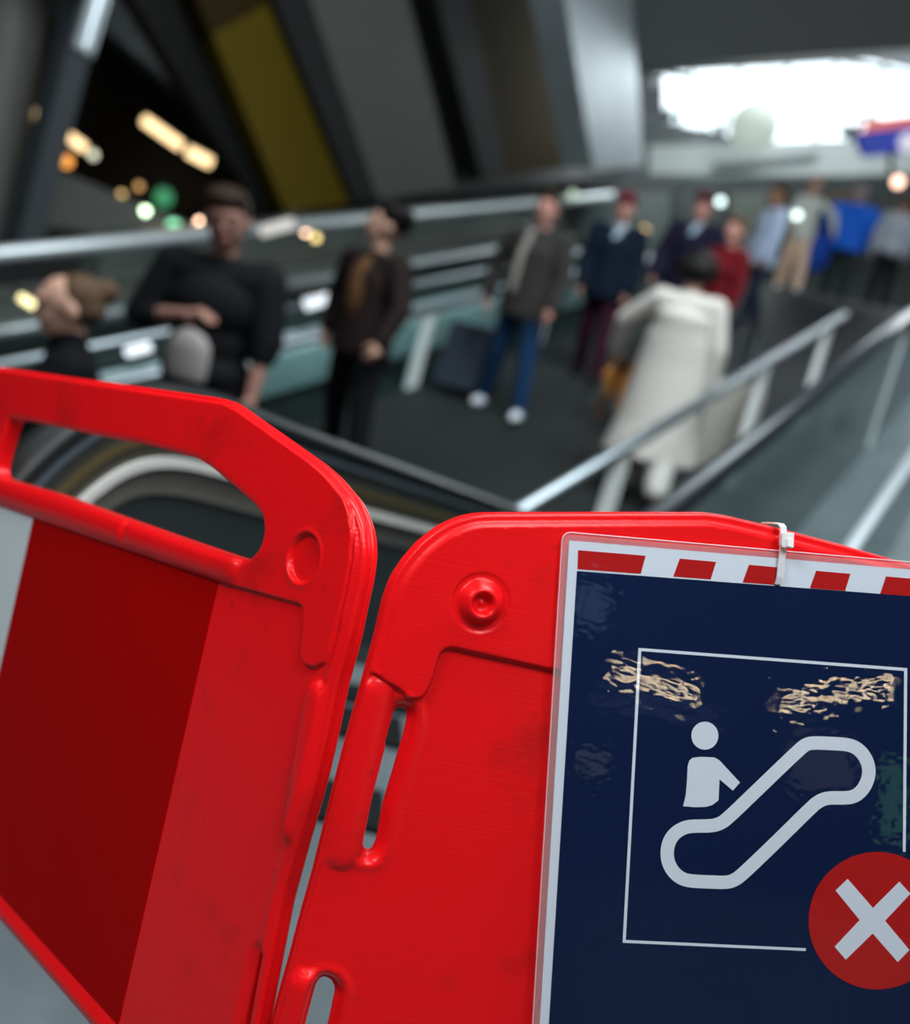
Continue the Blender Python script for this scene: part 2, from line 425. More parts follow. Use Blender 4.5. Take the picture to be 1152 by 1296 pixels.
slotR = smooth_poly(pts('R', [(501, 903), (509, 897), (518, 901), (520, 912), (515, 935), (505, 969), (488, 1026), (480, 1072), (473, 1085), (464, 1085), (459, 1074), (471, 1015), (487, 953)]), .003, 2)
slotR2 = smooth_poly(pts('R', [(401, 1250), (411, 1245), (423, 1250), (428, 1262), (420, 1300), (404, 1370), (372, 1370), (388, 1297)]), .003, 2)
raiseR = pts('R', [(1300, 985), (701, 847), (572, 818), (560, 822), (554, 834), (545, 866), (536, 882), (520, 884), (505, 870), (488, 862), (482, 856), (440, 840), (420, 600), (800, 560), (1500, 600)])
raiseR = [p if p.x < .6 else Vector((2.0, -.105 if i < 2 else .3)) for i, p in enumerate(raiseR)]
raiseR = smooth_poly(raiseR, .006, 4)
bossR = st(609, 763, 'R')
colA, colB = st(478, 880, 'R'), st(434, 1082, 'R')
col2A, col2B = st(386, 1252, 'R'), st(360, 1380, 'R')
def hR(P):
    P = P.copy(); mirror = P[:, 0] > smr; P[mirror, 0] = 2 * smr - P[mirror, 0]
    d = sdf(P, raiseR); h = -.0055 + .0055 * (1 - ss(d, -.0008, .0028))
    dd = -sdf(P, outR)
    up = 1 - ss(-P[:, 1], .125, .16)
    h = h - .0035 * (1 - ss(dd, .0065, .0085)) * up
    h = h - (1 - up) * .002 * (1 - ss(dd, .002, .007))
    cd = segd(P, colA, colB); h = np.maximum(h, -.0055 + .0050 * np.sqrt(np.clip(1 - (cd / .0135) ** 2, 0, 1)))
    cd = segd(P, col2A, col2B); h = np.maximum(h, -.0055 + .0065 * np.sqrt(np.clip(1 - (cd / .013) ** 2, 0, 1)))
    r = np.hypot(P[:, 0] - bossR.x, P[:, 1] - bossR.y)
    h = h - .0014 * (1 - ss(r, .0225, .0250)) * ss(r, .017, .0195)
    h = h + .0085 * (1 - ss(r, .0105, .0195)) - .0075 * (1 - ss(r, .0055, .0100)) + .0022 * (1 - ss(r, .0, .0035))
    for sl in (slotR, slotR2):
        ds = sdf(P, sl); rightside = np.where(segd(P, colA, colB) < .0155, 0, 1)
        h = h - .0085 * (1 - ss(ds, .0005, .0075)) * rightside + .0012 * np.exp(-((ds - .010) / .003) ** 2) * rightside
    return h
fineR = [(.045, .105, -.095, -.035, .0014), (-.03, .20, -.155, .055, .0022), (-.03, .08, -.45, -.14, .0026), (.18, .75, -.02, .05, .004), (.10, .6, -.125, -.09, .004)]
profR = [(.0010, -.0042), (.0022, -.0060), (.0026, -.0095), (.0022, -.0120), (.0005, -.0135), (.0006, -.0155), (.0026, -.0175), (.0024, -.0225), (.0010, -.0262), (-.001, -.028)]
outR_shrunk = offset(outR if area(outR) > 0 else outR[::-1], -.002)
bodyR = relief('moulded_body', outR_shrunk, [slotR, slotR2], hR, .028, RED, right, fineR, profR, feats=[raiseR], slots=[slotR, slotR2])
for pn, mm, sgn in ((left, smooth_poly, 1), (right, smooth_poly, 1)):
    s0 = (-.05 if pn is left else .012)
    mid = sm if pn is left else smr
    for sx in (s0, 2 * mid - s0):
        V, Fc = box(Vector((sx - .03, .0, -.16)), Vector((.06, 0, 0)), Vector((0, .022, 0)), Vector((0, 0, .30)))
        build('foot', V, Fc, mat('black_rubber', (.02, .02, .02), .8) if 'black_rubber' not in bpy.data.materials else bpy.data.materials['black_rubber'], pn, world=False)

# ---- laminated notice
def onR(p, n): return rf + rR @ Vector((p.x, p.y - TF, n))
tl = st(719, 683.5, 'R'); ex = (st(1152, 720.5, 'R') - tl).normalized(); ey = (st(682, 1290, 'R') - tl).normalized()
WP, HP = .405, .565
pw = [tl, tl + ex * WP, tl + ex * WP + ey * HP, tl + ey * HP]
notice = thing('safety_notice', 'laminated navy notice with white escalator pictogram, tied to the right red barrier panel', 'sign', onR(tl + ex * WP / 2 + ey * HP, 0), rR)
PAPER = mat('notice_white_paper', (.74, .81, .89), .7, spec=.1); NAVY = mat('notice_navy_print', (.0050, .0145, .056), .7, noise=.05, spec=.05); REDP = mat('notice_red_print', (.50, .012, .012), .7, spec=.1)
NB = .0035
def flat(name, polys, k, m, thick=.00008):
    vf = []
    for poly in polys:
        vf.append(prism([onR(p, NB + k * .00015) for p in poly], rR @ Vector((0, 0, thick))))
    V, Fc = merge(*vf); return build(name, V, Fc, m, notice)
def PX(L): return pts('R', L)
V, Fc = prism([onR(p, NB - .0006) for p in pw], rR @ Vector((0, 0, .0006))); build('paper', V, Fc, PAPER, notice)
n_tl, n_bl = st(728.5, 722, 'R'), st(693, 1296, 'R')
dn = (n_bl - n_tl).normalized(); dr = (st(1152, 754, 'R') - n_tl).normalized()
WN = WP - 2 * (n_tl - tl).x - .004
navy = [n_tl, n_tl + dr * WN, n_tl + dr * WN + dn * .515, n_tl + dn * .515]
flat('navy_field', [navy], 1, NAVY)
def z5(L): return PX([(680 + x / 2.4407, 620 + y / 2.4407) for x, y in L])
def z6(L): return PX([(680 + x / 2.4407, 880 + y / 2.4407) for x, y in L])
s1 = z5([(122, 185), (330, 202), (315, 257.5), (120, 243.5)]); s2 = z5([(435, 211), (547, 221), (530, 275), (415, 266)])
stp = z5([(648, 230)])[0] - s2[0]
st_ = [s1, s2] + [[p + stp * k for p in s2] for k in (1, 2)]
s5 = z5([(1070, 266), (1182, 276), (1165, 329), (1052, 319)]); st_.append(s5); st_.append([p + stp for p in s5])
for q in st_[:5]: flat('red_hazard_stripe', [q], 1, REDP)
# white square frame, its lower right corner open for the disc
fo = PX([(806, 819), (1145, 844.5), (1143, 1076), (1139.5, 1076), (1141, 848), (809.5, 823), (790, 1187), (1017, 1197.5), (1017, 1201), (786, 1190.5)])
flat('square_outline', [fo], 2, PAPER)
def ring_px(cx, cy, r, n=40, zf=z6): return zf([(cx + r * math.cos(2 * math.pi * k / n), cy + r * math.sin(2 * math.pi * k / n)) for k in range(n)])
body = z6([(459, 215), (464, 198), (474, 189), (500, 186), (541, 188), (556, 196), (620, 265), (598, 290), (557, 255), (554, 320), (535, 334), (515, 340), (480, 341), (445, 338), (453, 305), (457, 260)])
flat('pictogram_figure', [z6([(512 + 41.5 * math.cos(t / 20 * math.pi), 121 + 43 * math.sin(t / 20 * math.pi)) for t in range(40)]), body], 2, PAPER)
ctr = [(845, 143), (900, 145), (948, 148), (975, 156), (998, 176), (1013, 203), (1018, 232), (1012, 262), (996, 290), (975, 307), (950, 313), (890, 312), (866, 321), (845, 336), (735, 445), (625, 550), (604, 565), (580, 573), (525, 571), (462, 568), (435, 558), (412, 537), (398, 508), (395, 478), (402, 445), (420, 420), (445, 405), (470, 399), (530, 399), (556, 393), (580, 378), (700, 262), (810, 157), (826, 147)]
ctr = [Vector(c) for c in ctr]
def smooth_closed(P, it=1):
    for _ in range(it):
        Q = []
        for i in range(len(P)): a, b = P[i], P[(i + 1) % len(P)]; Q += [a * .75 + b * .25, a * .25 + b * .75]
        P = Q
    return P
cs = smooth_closed(ctr, 2); oo, ii = offset(cs, 20.5), offset(cs, -20.5)
oo, ii = z6([(p.x, p.y) for p in oo]), z6([(p.x, p.y) for p in ii]); N = len(oo)
V = [onR(p, NB + .0003) for p in oo + ii] + [onR(p, NB + .00038) for p in oo + ii]
Fc = []
for i in range(N):
    j = (i + 1) % N; Fc += [[i, j, j + N, i + N], [i + 2 * N, i + 3 * N, j + 3 * N, j + 2 * N], [i, i + 2 * N, j + 2 * N, j], [i + N, j + N, j + 3 * N, i + 3 * N]]
build('pictogram_escalator', V, Fc, PAPER, notice)
flat('red_disc', [ring_px(1042.5, 690, 211.5, 64)], 3, REDP)
flat('white_cross', [z6([(951, 561), (1029, 651), (1110, 570), (1144, 607), (1066, 690), (1141, 780), (1105, 817), (1028, 729), (945, 810), (911, 770), (988, 688), (914, 597)])], 4, PAPER)
lam = [tl + (ex * -1 + ey * -1) * .0063, tl + ex * (WP + .006) - ey * .0063, tl + ex * (WP + .006) + ey * (HP + .006), tl - ex * .0063 + ey * (HP + .006)]
lam = smooth_poly(lam, .008, 6)
LAM = glass('clear_laminate', (.97, .97, .98), gl=0.028, rough=.012, bump=.00013, bscale=115)
V, Fc = prism([onR(p, NB + .0009) for p in lam], rR @ Vector((0, 0, .0001))); 
build('laminate_film', V[len(lam):], [f for f in [list(t) for t in tessellate_polygon([[Vector(v) for v in V[len(lam):]]])]], LAM, notice)
# pouch edge: clear margin around the sheet, its pinkish reflection mixed in as pale colour
EDGE = bpy.data.materials.new('pale_pouch_edge'); EDGE.use_nodes = True; nt = EDGE.node_tree; nt.nodes.clear()
o_ = nt.nodes.new('ShaderNodeOutputMaterial'); mx_ = nt.nodes.new('ShaderNodeMixShader'); mx_.inputs[0].default_value = .28
t_ = nt.nodes.new('ShaderNodeBsdfTransparent'); d_ = nt.nodes.new('ShaderNodeBsdfPrincipled'); d_.inputs['Base Color'].default_value = (.85, .80, .82, 1); d_.inputs['Roughness'].default_value = .25
nt.links.new(t_.outputs[0], mx_.inputs[1]); nt.links.new(d_.outputs[0], mx_.inputs[2]); nt.links.new(mx_.outputs[0], o_.inputs[0])
li = smooth_poly([p for p in pw], .001, 6); lo = lam
V = [onR(p, NB + .0003) for p in lo + li]; n = len(lo); Fc = [[i, (i + 1) % n, (i + 1) % n + n, i + n] for i in range(n)]
build('pouch_edge', V, Fc, EDGE, notice)
lo2 = offset(lo, .0003 if area(lo) < 0 else -.0003); bead = tube([onR(p, NB + .0008) for p in lo + lo[:2]], .0006, 6, up=rR @ Vector((0, 0, 1)), cap=False)
build('pouch_rim', *bead, mat('pink_rim', (.75, .45, .48), .2), notice)  # pinkish reflection on the clear rim, painted as its colour

# ---- cable tie
TIE = mat('translucent_nylon', (.80, .74, .74), .3); TIE.node_tree.nodes['Principled BSDF'].inputs['Subsurface Weight'].default_value = .3
tie_o = st(985, 700, 'R')
tie = thing('cable_tie', 'translucent white nylon cable tie looped over the top edge of the right red barrier panel', 'cable tie', onR(tie_o, 0), rR)
t_bot = st(981, 738, 'R'); t_head = st(987, 682, 'R'); t_top = st(986.5, 665, 'R')
path = [onR(t_bot, NB - .001), onR(t_bot, NB + .002), onR(t_bot.lerp(t_head, .15), NB + .0032), onR(t_head, NB + .0036), onR(t_top + Vector((0, -.001)), NB + .003), onR(t_top + Vector((.0004, .0012)), NB - .002), onR(t_top + Vector((.0012, .0016)), -.012), onR(t_top + Vector((.0012, .001)), -.027), onR(t_top + Vector((0, -.02)), -.0295), onR(t_bot, -.0295)]
def ribbon(path, wdir, w, t):
    V, Fc = [], []; n = len(path)
    for i, p in enumerate(path):
        d = (path[min(i + 1, n - 1)] - path[max(0, i - 1)]).normalized(); nn = d.cross(wdir).normalized()
        for a, b in ((-1, -1), (1, -1), (1, 1), (-1, 1)): V.append(p + wdir * a * w / 2 + nn * b * t / 2)
    for i in range(n - 1):
        for k in range(4): Fc.append([i * 4 + k, i * 4 + (k + 1) % 4, (i + 1) * 4 + (k + 1) % 4, (i + 1) * 4 + k])
    Fc += [[3, 2, 1, 0], [4 * n - 4 + k for k in range(4)]]
    return V, Fc
tdir = (onR(t_top, 0) - onR(t_bot, 0)).normalized(); wd = tdir.cross(rR @ Vector((0, 0, 1))).normalized()
V, Fc = ribbon(path, wd, .0058, .0014); build('strap', V, Fc, TIE, tie)
hc = onR(t_head, NB + .005)
nz = rR @ Vector((0, 0, 1))
hb = prism([hc + wd * a + tdir * b for a, b in ((-.0052, -.0042), (-.0042, -.0062), (.0040, -.0070), (.0056, -.0050), (.0056, .0054), (.0048, .0062), (-.0046, .0062), (-.0054, .0050))], nz * .0045)
build('locking_head', *hb, TIE, tie)
hb = prism([hc + nz * .0045 + wd * a + tdir * b for a, b in ((-.001, -.0052), (.0045, -.0060), (.0043, .0008), (-.001, .0010))], nz * .0022)
build('locking_head_lug', *hb, mat('bright_nylon', (.95, .95, .92), .2), tie)
def area_light(name, loc, target, size, power, col=(1, 1, 1), sy=None):
    l = bpy.data.lights.new(name, 'AREA'); l.energy = power; l.color = col; l.size = size
    if sy: l.shape = 'RECTANGLE'; l.size_y = sy
    o = bpy.data.objects.new(name, l); C.objects.link(o); o.location = loc
    o.rotation_euler = (Vector(target) - Vector(loc)).to_track_quat('-Z', 'Y').to_euler(); return o
# ================================================================== MATERIALS OF THE HALL
STEEL = mat('brushed_steel', (.36, .41, .44), .45, 1.0, noise=.1, nscale=3)
PALE = mat('pale_steel', (.36, .41, .43), .55, .3)
DARKM = mat('dark_metal', (.03, .034, .036), .4, .3)
RUBBER = mat('black_handrail_rubber', (.010, .011, .012), .42)
RAMPM = mat('ramp_floor', (.015, .018, .019), .7, spec=.25, noise=.35, nscale=1.1)
GREYP = mat('grey_cladding', (.11, .112, .10), .8, spec=.1, noise=.05, nscale=.7)
YELP = mat('ochre_cladding', (.105, .072, .006), .8, spec=.1, noise=.15, nscale=.5)
BRNP = mat('brown_cladding', (.034, .023, .007), .85, spec=.08, noise=.2, nscale=.5)
BLKP = mat('black_cladding', (.006, .006, .006), .6); CHAR = mat('charcoal_cladding', (.020, .021, .021), .8, spec=.15)
OLIVE = mat('olive_grey_wall', (.13, .135, .12), .6, noise=.1, nscale=.6)
SOFFIT = mat('dark_soffit', (.022, .016, .009), .6); HALL = mat('hall_wall', (.10, .11, .115), .7, noise=.2, nscale=.3)
CEIL = mat('hall_ceiling', (.14, .15, .155), .7, noise=.2, nscale=.3)
PLATE = mat('ribbed_steel_plate', (.13, .165, .18), .5, .3, noise=.45, nscale=6)
GLS = glass('balustrade_glass', (.80, .92, .90), gl=.07, rough=.12)
TEAL = glass('teal_balustrade_glass', (.50, .62, .63), gl=.10, rough=.12)
WHITEP = mat('white_post', (.80, .86, .85), .5)
def emis(name, col, s): return mat(name, (0, 0, 0), .5, emit=col, es=s)

# ================================================================== FLOORS AND SHELL
fl = struct(build('floor', *box(Vector((-3.2, -5.5, -.25)), Vector((7.2, 0, 0)), Vector((0, 8.1, 0)), Vector((0, 0, .25))), PLATE))
def ramp_slab(name, w0, w1, a0, a1, m, h=0, t=.3):
    return build(name, *box(rp(a0, w0, h - t), W * (w1 - w0), rp(a1, w0) - rp(a0, w0), Vector((0, 0, t))), m)
rs = struct(ramp_slab('floor_ramp', -16, 6, -4, 17, RAMPM))
top_z = rp(17, 0).z
struct(build('floor_upper', *box(rp(17, -20, -.3), W * 34, H * 16, Vector((0, 0, .3))), mat('upper_floor', (.22, .23, .22), .5)))
struct(build('floor_lower', *box(Vector((-24, -8, -4.2)), Vector((42, 0, 0)), Vector((0, 44, 0)), Vector((0, 0, .2))), DARKM))
X0, X1, Y0, Y1, Z1 = -24, 18, -8, 36, 10.5
struct(build('wall_left', *box(Vector((X0 - .3, Y0, -4.2)), Vector((.3, 0, 0)), Vector((0, Y1 - Y0, 0)), Vector((0, 0, Z1 + 4.2))), HALL))
struct(build('wall_right', *box(Vector((X1, Y0, -4.2)), Vector((.3, 0, 0)), Vector((0, Y1 - Y0, 0)), Vector((0, 0, Z1 + 4.2))), HALL))
struct(build('wall_front', *box(Vector((X0, Y0 - .3, -4.2)), Vector((X1 - X0, 0, 0)), Vector((0, .3, 0)), Vector((0, 0, Z1 + 4.2))), HALL))
struct(build('ceiling', *box(Vector((X0, Y0, Z1)), Vector((X1 - X0, 0, 0)), Vector((0, Y1 - Y0, 0)), Vector((0, 0, .3))), CEIL))
# back wall with the long window
YB = 27.0
wl, wr = on_y(808, 125, YB), on_y(1200, 100, YB); wzt, wzb = on_y(985, 60, YB).z, on_y(985, 186, YB).z
bw = []
bw.append(box(Vector((X0, YB, -4)), Vector((wl.x - X0, 0, 0)), Vector((0, .4, 0)), Vector((0, 0, Z1 + 4))))
bw.append(box(Vector((wl.x, YB, -4)), Vector((X1 - wl.x, 0, 0)), Vector((0, .4, 0)), Vector((0, 0, wzb + 4))))
bw.append(box(Vector((wl.x, YB, wzt + 1.2)), Vector((X1 - wl.x, 0, 0)), Vector((0, .4, 0)), Vector((0, 0, Z1 - wzt - 1.2))))
struct(build('wall_back', *merge(*bw), HALL))
win = thing('window_1', None, None, Vector(((wl.x + X1) / 2, YB + .2, wzb)), kind='structure')
fr = []
ww = X1 - wl.x
for k in range(15): fr.append(box(Vector((wl.x + ww * k / 14 - .04, YB + .12, wzb)), Vector((.08, 0, 0)), Vector((0, .12, 0)), Vector((0, 0, wzt + 1.2 - wzb))))
for k in range(4): fr.append(box(Vector((wl.x, YB + .12, wzb + (wzt + 1.2 - wzb) * k / 3 - .04)), Vector((ww, 0, 0)), Vector((0, .12, 0)), Vector((0, 0, .08))))
build('window_frame', *merge(*fr), PALE, win)
build('window_pane', *box(Vector((wl.x, YB + .17, wzb)), Vector((ww, 0, 0)), Vector((0, .02, 0)), Vector((0, 0, wzt + 1.2 - wzb))), glass('window_glass', (.95, .98, 1), gl=.02), win)
# outside: irregular tree crowns and steelwork seen against the sky
LEAF = mat('pale_foliage', (.10, .14, .12), .8)
random.seed(5)
for k, (px, py, r) in enumerate([(838, 178, .8), (905, 176, .55), (1085, 172, .5)]):
    c = on_y(px, py, 33); bm = bmesh.new()
    for q in range(26):
        d = Vector((random.gauss(0, 1), random.gauss(0, 1), random.gauss(0, .7))) * r * .5
        M = Matrix.Translation(d) @ Matrix.Scale(r * random.uniform(.16, .32), 4); bmesh.ops.create_icosphere(bm, subdivisions=1, radius=1, matrix=M)
    hh = c.z - 2.6; bmesh.ops.create_cone(bm, segments=8, radius1=.09, radius2=.05, depth=hh, cap_ends=True, matrix=Matrix.Translation((0, 0, -hh / 2)))
    me = bpy.data.meshes.new('tree'); bm.to_mesh(me); bm.free(); o = link_mesh('tree', me, LEAF); o.location = c
    tag(o, ['pale green tree outside the bright window, at its left end', 'small pale tree outside the window, left of the hanging globe', 'small pale tree outside the window, beside the blue sign'][k], 'tree')
struct(build('floor_outside', *box(Vector((-10, 31, 2.3)), Vector((30, 0, 0)), Vector((0, 6, 0)), Vector((0, 0, .3))), mat('pavement', (.3, .3, .3), .8)))
# grey bulkhead above the window, gallery front under it
yb = 20.0
bl, brt = on_y(800, 84, yb), on_y(1260, 56, yb)
q = [on_y(803, 84, yb), on_y(1320, 52, yb), on_y(1320, -140, yb), on_y(770, -140, yb)]
struct(build('trim_1', *prism(q, Vector((0, .8, 0))), mat('bulkhead_grey', (.085, .092, .092), .7, spec=.2)))
gy = 24.0
q = [on_y(822, 184, gy), on_y(1240, 172, gy), on_y(1240, 222, gy), on_y(822, 220, gy)]
struct(build('trim_2', *prism(q, Vector((0, .6, 0))), mat('gallery_front', (.62, .68, .67), .5, noise=.3, nscale=.5)))
q = [on_y(905, 206, gy - .1), on_y(1035, 192, gy - .1), on_y(1035, 200, gy - .1), on_y(905, 214, gy - .1)]
struct(build('trim_3', *prism(q, Vector((0, .1, 0))), mat('gallery_dark_line', (.28, .31, .31), .6)))  # thin line darker than the gallery front

# ================================================================== STRIPED CLADDING
WC = -10.0
def clad(name, pl, m, parent, out=0.0, t=.25):
    P = [on_w(x, y, WC + out) for x, y in pl]; return build(name, *prism(P, W * -t), m, parent)
wc = thing('wall_cladding', None, None, on_w(560, 240, WC), kind='structure')
clad('black_panel', [(-80, -420), (840, -420), (840, 215), (560, 245), (330, 270)], BLKP, wc, -.35)
def cladp(name, pl, m, o): return clad(name, [(x, y) if y > -30 else (x + (x2 - x) * 0, y) for (x, y) in pl for x2 in (x,)], m, wc, o)
clad('ochre_panel', [(268, 40), (338, -10), (450, 258), (362, 268)], YELP, wc, .0)
clad('dark_ochre_panel', [(225, -60), (315, -60), (342, 2), (268, 44)], BRNP, wc, .0)
clad('charcoal_panel', [(300, -120), (352, -120), (478, 250), (450, 256)], CHAR, wc, .15)
clad('grey_panel', [(352, -120), (486, -120), (577, 238), (478, 252)], GREYP, wc, .0)
clad('charcoal_panel', [(524, -120), (572, -120), (642, 222), (612, 230)], CHAR, wc, .10)
clad('brown_panel', [(566, -120), (700, -120), (754, 206), (638, 222)], BRNP, wc, .05)
# bright steel column
cl = []
c0, c1 = on_w(752, 216, -7.6), on_w(690, -150, -7.6); e0, e1 = on_w(815, 210, -7.6), on_w(790, -150, -7.6)
V, Fc = prism([c0, e0, e1, c1], W * -.6)
col = build('steel_column', V, Fc, mat('pale_brushed_steel', (.42, .48, .51), .5, .3, noise=.3, nscale=.8)); tag(col, 'broad pale steel-clad column leaning beside the brown cladding', 'column')
# grey column on the left, glazed strip beside it
def column(px0, py0, px1, py1, D, r, m, name, label, cat, seg=20, ext=1.5):
    a, b = at(px0, py0, D), at(px1, py1, D); d = (b - a).normalized()
    return tag(build(name, *tube([a - d * ext, a, b, b + d * ext], r, seg), m, smooth=True), label, cat)
colr = column(-40, 330, 22, -40, 13, .47, mat('column_grey', (.085, .085, .078), .6, .1), 'round_column', 'thick grey round column at the upper left edge', 'column')
g0 = on_plane(20, 340, W, -9.0)
st0 = build('glazed_strip', *tube([at(0, 420, 12.5), at(122, -60, 12.5)], .13, 4, ell=(.26, .09)), mat('blue_grey_glazing', (.030, .038, .045), .6, .1)); tag(st0, 'slim blue grey glazed mullion rising beside the round column', 'mullion')
column(106, 62, 133, -30, 8.5, .09, mat('bright_mullion', (.55, .62, .66), .3, .4), 'bright_mullion', 'short bright pale pole at the top left of the hall', 'pole', ext=.05)
# dark soffit with tubes
sof = thing('dark_soffit', 'dark sloping soffit with beams under the escalators on the left', 'soffit', at(230, 200, 17))
def quad(name, pl, D, m, parent=None, t=.3):
    P = [at(x, y, D) for x, y in pl]; return build(name, *prism(P, FW * t), m, parent)
quad('soffit_board', [(20, 10), (100, 30), (350, 262), (400, 310), (250, 300), (60, 200)], 17, SOFFIT, sof)
for (a, b, w_) in (((110, 40), (370, 262), 20), ((128, 92), (330, 262), 9)):
    A, B = at(*a, 16.5), at(*b, 16.5); build('beam', *tube([A, B], .1, 4, ell=(.10 * w_ / 14, .12)), BLKP if w_ > 10 else CHAR, sof)
q = quad('upper_gallery_front', [(60, -60), (300, -60), (345, 220), (150, 50), (110, 20)], 19, mat('mottled_grey', (.42, .48, .48), .5, noise=.9, nscale=1.2), None, .3); tag(q, 'mottled grey gallery front above the dark soffit', 'gallery front')
q = quad('olive_wall_panel', [(40, 212), (90, 222), (262, 292), (240, 330), (20, 345)], 14.5, OLIVE, None, .3); tag(q, 'olive grey wall panel below the soffit lamps', 'wall panel')

# ---- lamps: tubes and round lights
WARM, CREAM, GREEN, PEACH, COOLW = (1, .72, .38), (1, .80, .52), (.25, .95, .55), (1, .62, .42), (.85, .93, 1)
def strip_lamp(pa, pb, D, r, m, label, name='strip_lamp', cat='strip lamp', group=None):
    a, b = at(*pa, D), at(*pb, D); t = thing(name, label, cat, (a + b) / 2, group=group)
    build('lamp_tube', *tube([a, b], r, 10), m, t, smooth=True); d = (b - a).normalized()
    build('housing', *box(a - d * .05 + UP * r * 1.02 - FW * r, d * ((b - a).length + .1), FW * r * 2, UP * r * .8), DARKM, t)
    return t
eW = emis('warm_tube', (1, .70, .36), 2.4)
strip_lamp((183, 152), (228, 184), 15, .075, eW, 'warm strip lamp under the soffit, upper of the joined pair')
strip_lamp((239, 192), (266, 206), 15, .08, eW, 'warm strip lamp under the soffit, lower of the joined pair')
strip_lamp((76, 165), (107, 187), 15, .07, eW, 'warm strip lamp beside the slim mullion at the upper left')
strip_lamp((39, 142), (48, 150), 15, .085, eW, 'short warm strip lamp in front of the round grey column')
strip_lamp((26, 376), (52, 392), 8, .030, emis('yellow_tube', (.9, .8, .42), 3.0), 'yellow strip lamp left of the black-coated woman')
strip_lamp((160, 446), (190, 438), 7.4, .035, emis('white_tube', COOLW, 1.7), 'cool white strip lamp behind the woman in the black coat')
strip_lamp((386, 386), (428, 374), 8.8, .048, emis('white_tube_pale', COOLW, 1.5), 'cool white strip lamp between the men in black and brown')
strip_lamp((330, 293), (372, 282), 10.3, .055, emis('white_tube_dim', (1, .98, .93), .75), 'pale strip lamp behind the head of the man in black')
def round_lamp(px, py, D, r, colr, s, label, group=None):
    p = at(px, py, D); t = thing('round_lamp', label, 'lamp', p, group=group)
    bm = bmesh.new(); bmesh.ops.create_uvsphere(bm, u_segments=14, v_segments=8, radius=r); me = bpy.data.meshes.new('bulb'); bm.to_mesh(me); bm.free()
    link_mesh('bulb', me, emis('bulb_' + str(px), colr, s), t, True)
    V, Fc = tube([p + Vector((0, 0, r * .9)), p + Vector((0, 0, r * 1.6))], r * .5, 10); build('socket', V, Fc, DARKM, t)
round_lamp(84, 204, 15, .09, (1, .40, .08), 1.8, 'dim orange round lamp below the strip lamp at the upper left')
round_lamp(30, 186, 15, .06, (1, .6, .25), 3, 'faint amber round lamp beside the round grey column')
round_lamp(118, 196, 15, .06, (.8, .8, .6), 2, 'faint grey-green round lamp right of the orange one')
round_lamp(154, 246, 15, .05, (1, .65, .25), 1.6, 'small amber round lamp left of the green ones')
round_lamp(176, 236, 15, .05, (1, .55, .2), 1.3, 'small orange round lamp just above the green ones')
round_lamp(184, 267, 13, .05, (.70, 1, .62), 7, 'pale green round lamp, left of the two green ones')
round_lamp(207, 250, 15, .14, (.05, .30, .13), 1.0, 'dim broad green round lamp behind the two bright green ones')
round_lamp(220, 286, 13, .08, (.22, .75, .42), 2.6, 'bright green round lamp left of the man in black')
round_lamp(253, 281, 13, .045, PEACH, 8, 'peach round lamp touching the face of the man in black')
round_lamp(387, 293, 13, .045, PEACH, 7, 'peach round lamp, upper of the pair left of the brown-shirted man')
round_lamp(400, 301, 13, .045, (.8, .6, .22), 4, 'yellow round lamp, lower of the pair left of the brown-shirted man')
round_lamp(227, 620, 3.6, .014, (.8, .52, .24), 6, 'small amber glowing bead standing in for a reflection, seen through the hand slot')  # an amber reflection, modelled as a small glowing bulb
round_lamp(1137, 230, 15, .08, (1, .60, .45), 4, 'pink-white round lamp at the right, behind the blue jacket')
round_lamp(912, 255, 13, .05, (.55, .68, .68), 5, 'cool white round lamp behind the second crew member')
round_lamp(1009, 272, 16, .06, (.62, .75, .72), 5, 'cool white round lamp beside the dark-haired person in pale blue')
round_lamp(725, 246, 18, .07, (.35, .45, .33), 2.2, 'faint green-white round lamp behind the jeans-wearing man')
round_lamp(815, 292, 13.5, .06, (.7, .5, .2), 2.5, 'small yellow round lamp right of the maroon-capped crew member')

round_lamp(221, 48, 17, .10, (.30, .38, .37), .9, 'faint pale added glow at the top left, left of its neighbour')  # this and the next: glows added for pale spots on the gallery
round_lamp(266, 80, 17, .10, (.25, .31, .31), .8, 'faint pale added glow at the top left, beside the ochre cladding')
# ================================================================== BALUSTRADES ALONG THE RAMP
def line_w(px, py, w): return on_w(px, py, w)
def along(p, a):       # point on the ramp-parallel line through p at along-coordinate a
    a0 = p.dot(H); return p + Vector((H.x, H.y, SL)) * (a - a0)
def balustrade(label, px, py, w, a0, a1, r, rail_m, posts=(), glass_m=None, drop=.85, name='balustrade', post_h=None, ell=None, post_w=.05, posts_m=None, extra=()):
    p = line_w(px, py, w); A, B = along(p, a0), along(p, a1)
    t = thing(name, label, 'balustrade', Vector((A.x, A.y, A.z - drop)))
    build('handrail', *tube([A, B], r, 14, ell=ell), rail_m, t, smooth=True)
    if glass_m: 
        G0, G1 = A - Vector((0, 0, r + .02)), B - Vector((0, 0, r + .02))
        build('glass_panel', *box(G0, G1 - G0, Vector((0, 0, -(drop - r - .04))), W * .012), glass_m, t)
    for a in posts:
        P = along(p, a); hgt = post_h or drop
        Bp = P - Vector((0, 0, hgt)) - W * .0
        build('post', *box(Bp - H * post_w / 2 - W * .02 - H * .10, H * post_w, W * .04, Vector((0, 0, hgt - r * .5)) + H * .10), posts_m or WHITEP, t)
    for (dz, rr, mm, nm) in extra:
        build(nm, *tube([A - Vector((0, 0, dz)), B - Vector((0, 0, dz))], rr, 8), mm, t, smooth=True)
    return t
def a_of(px, py, w): return line_w(px, py, w).dot(H)
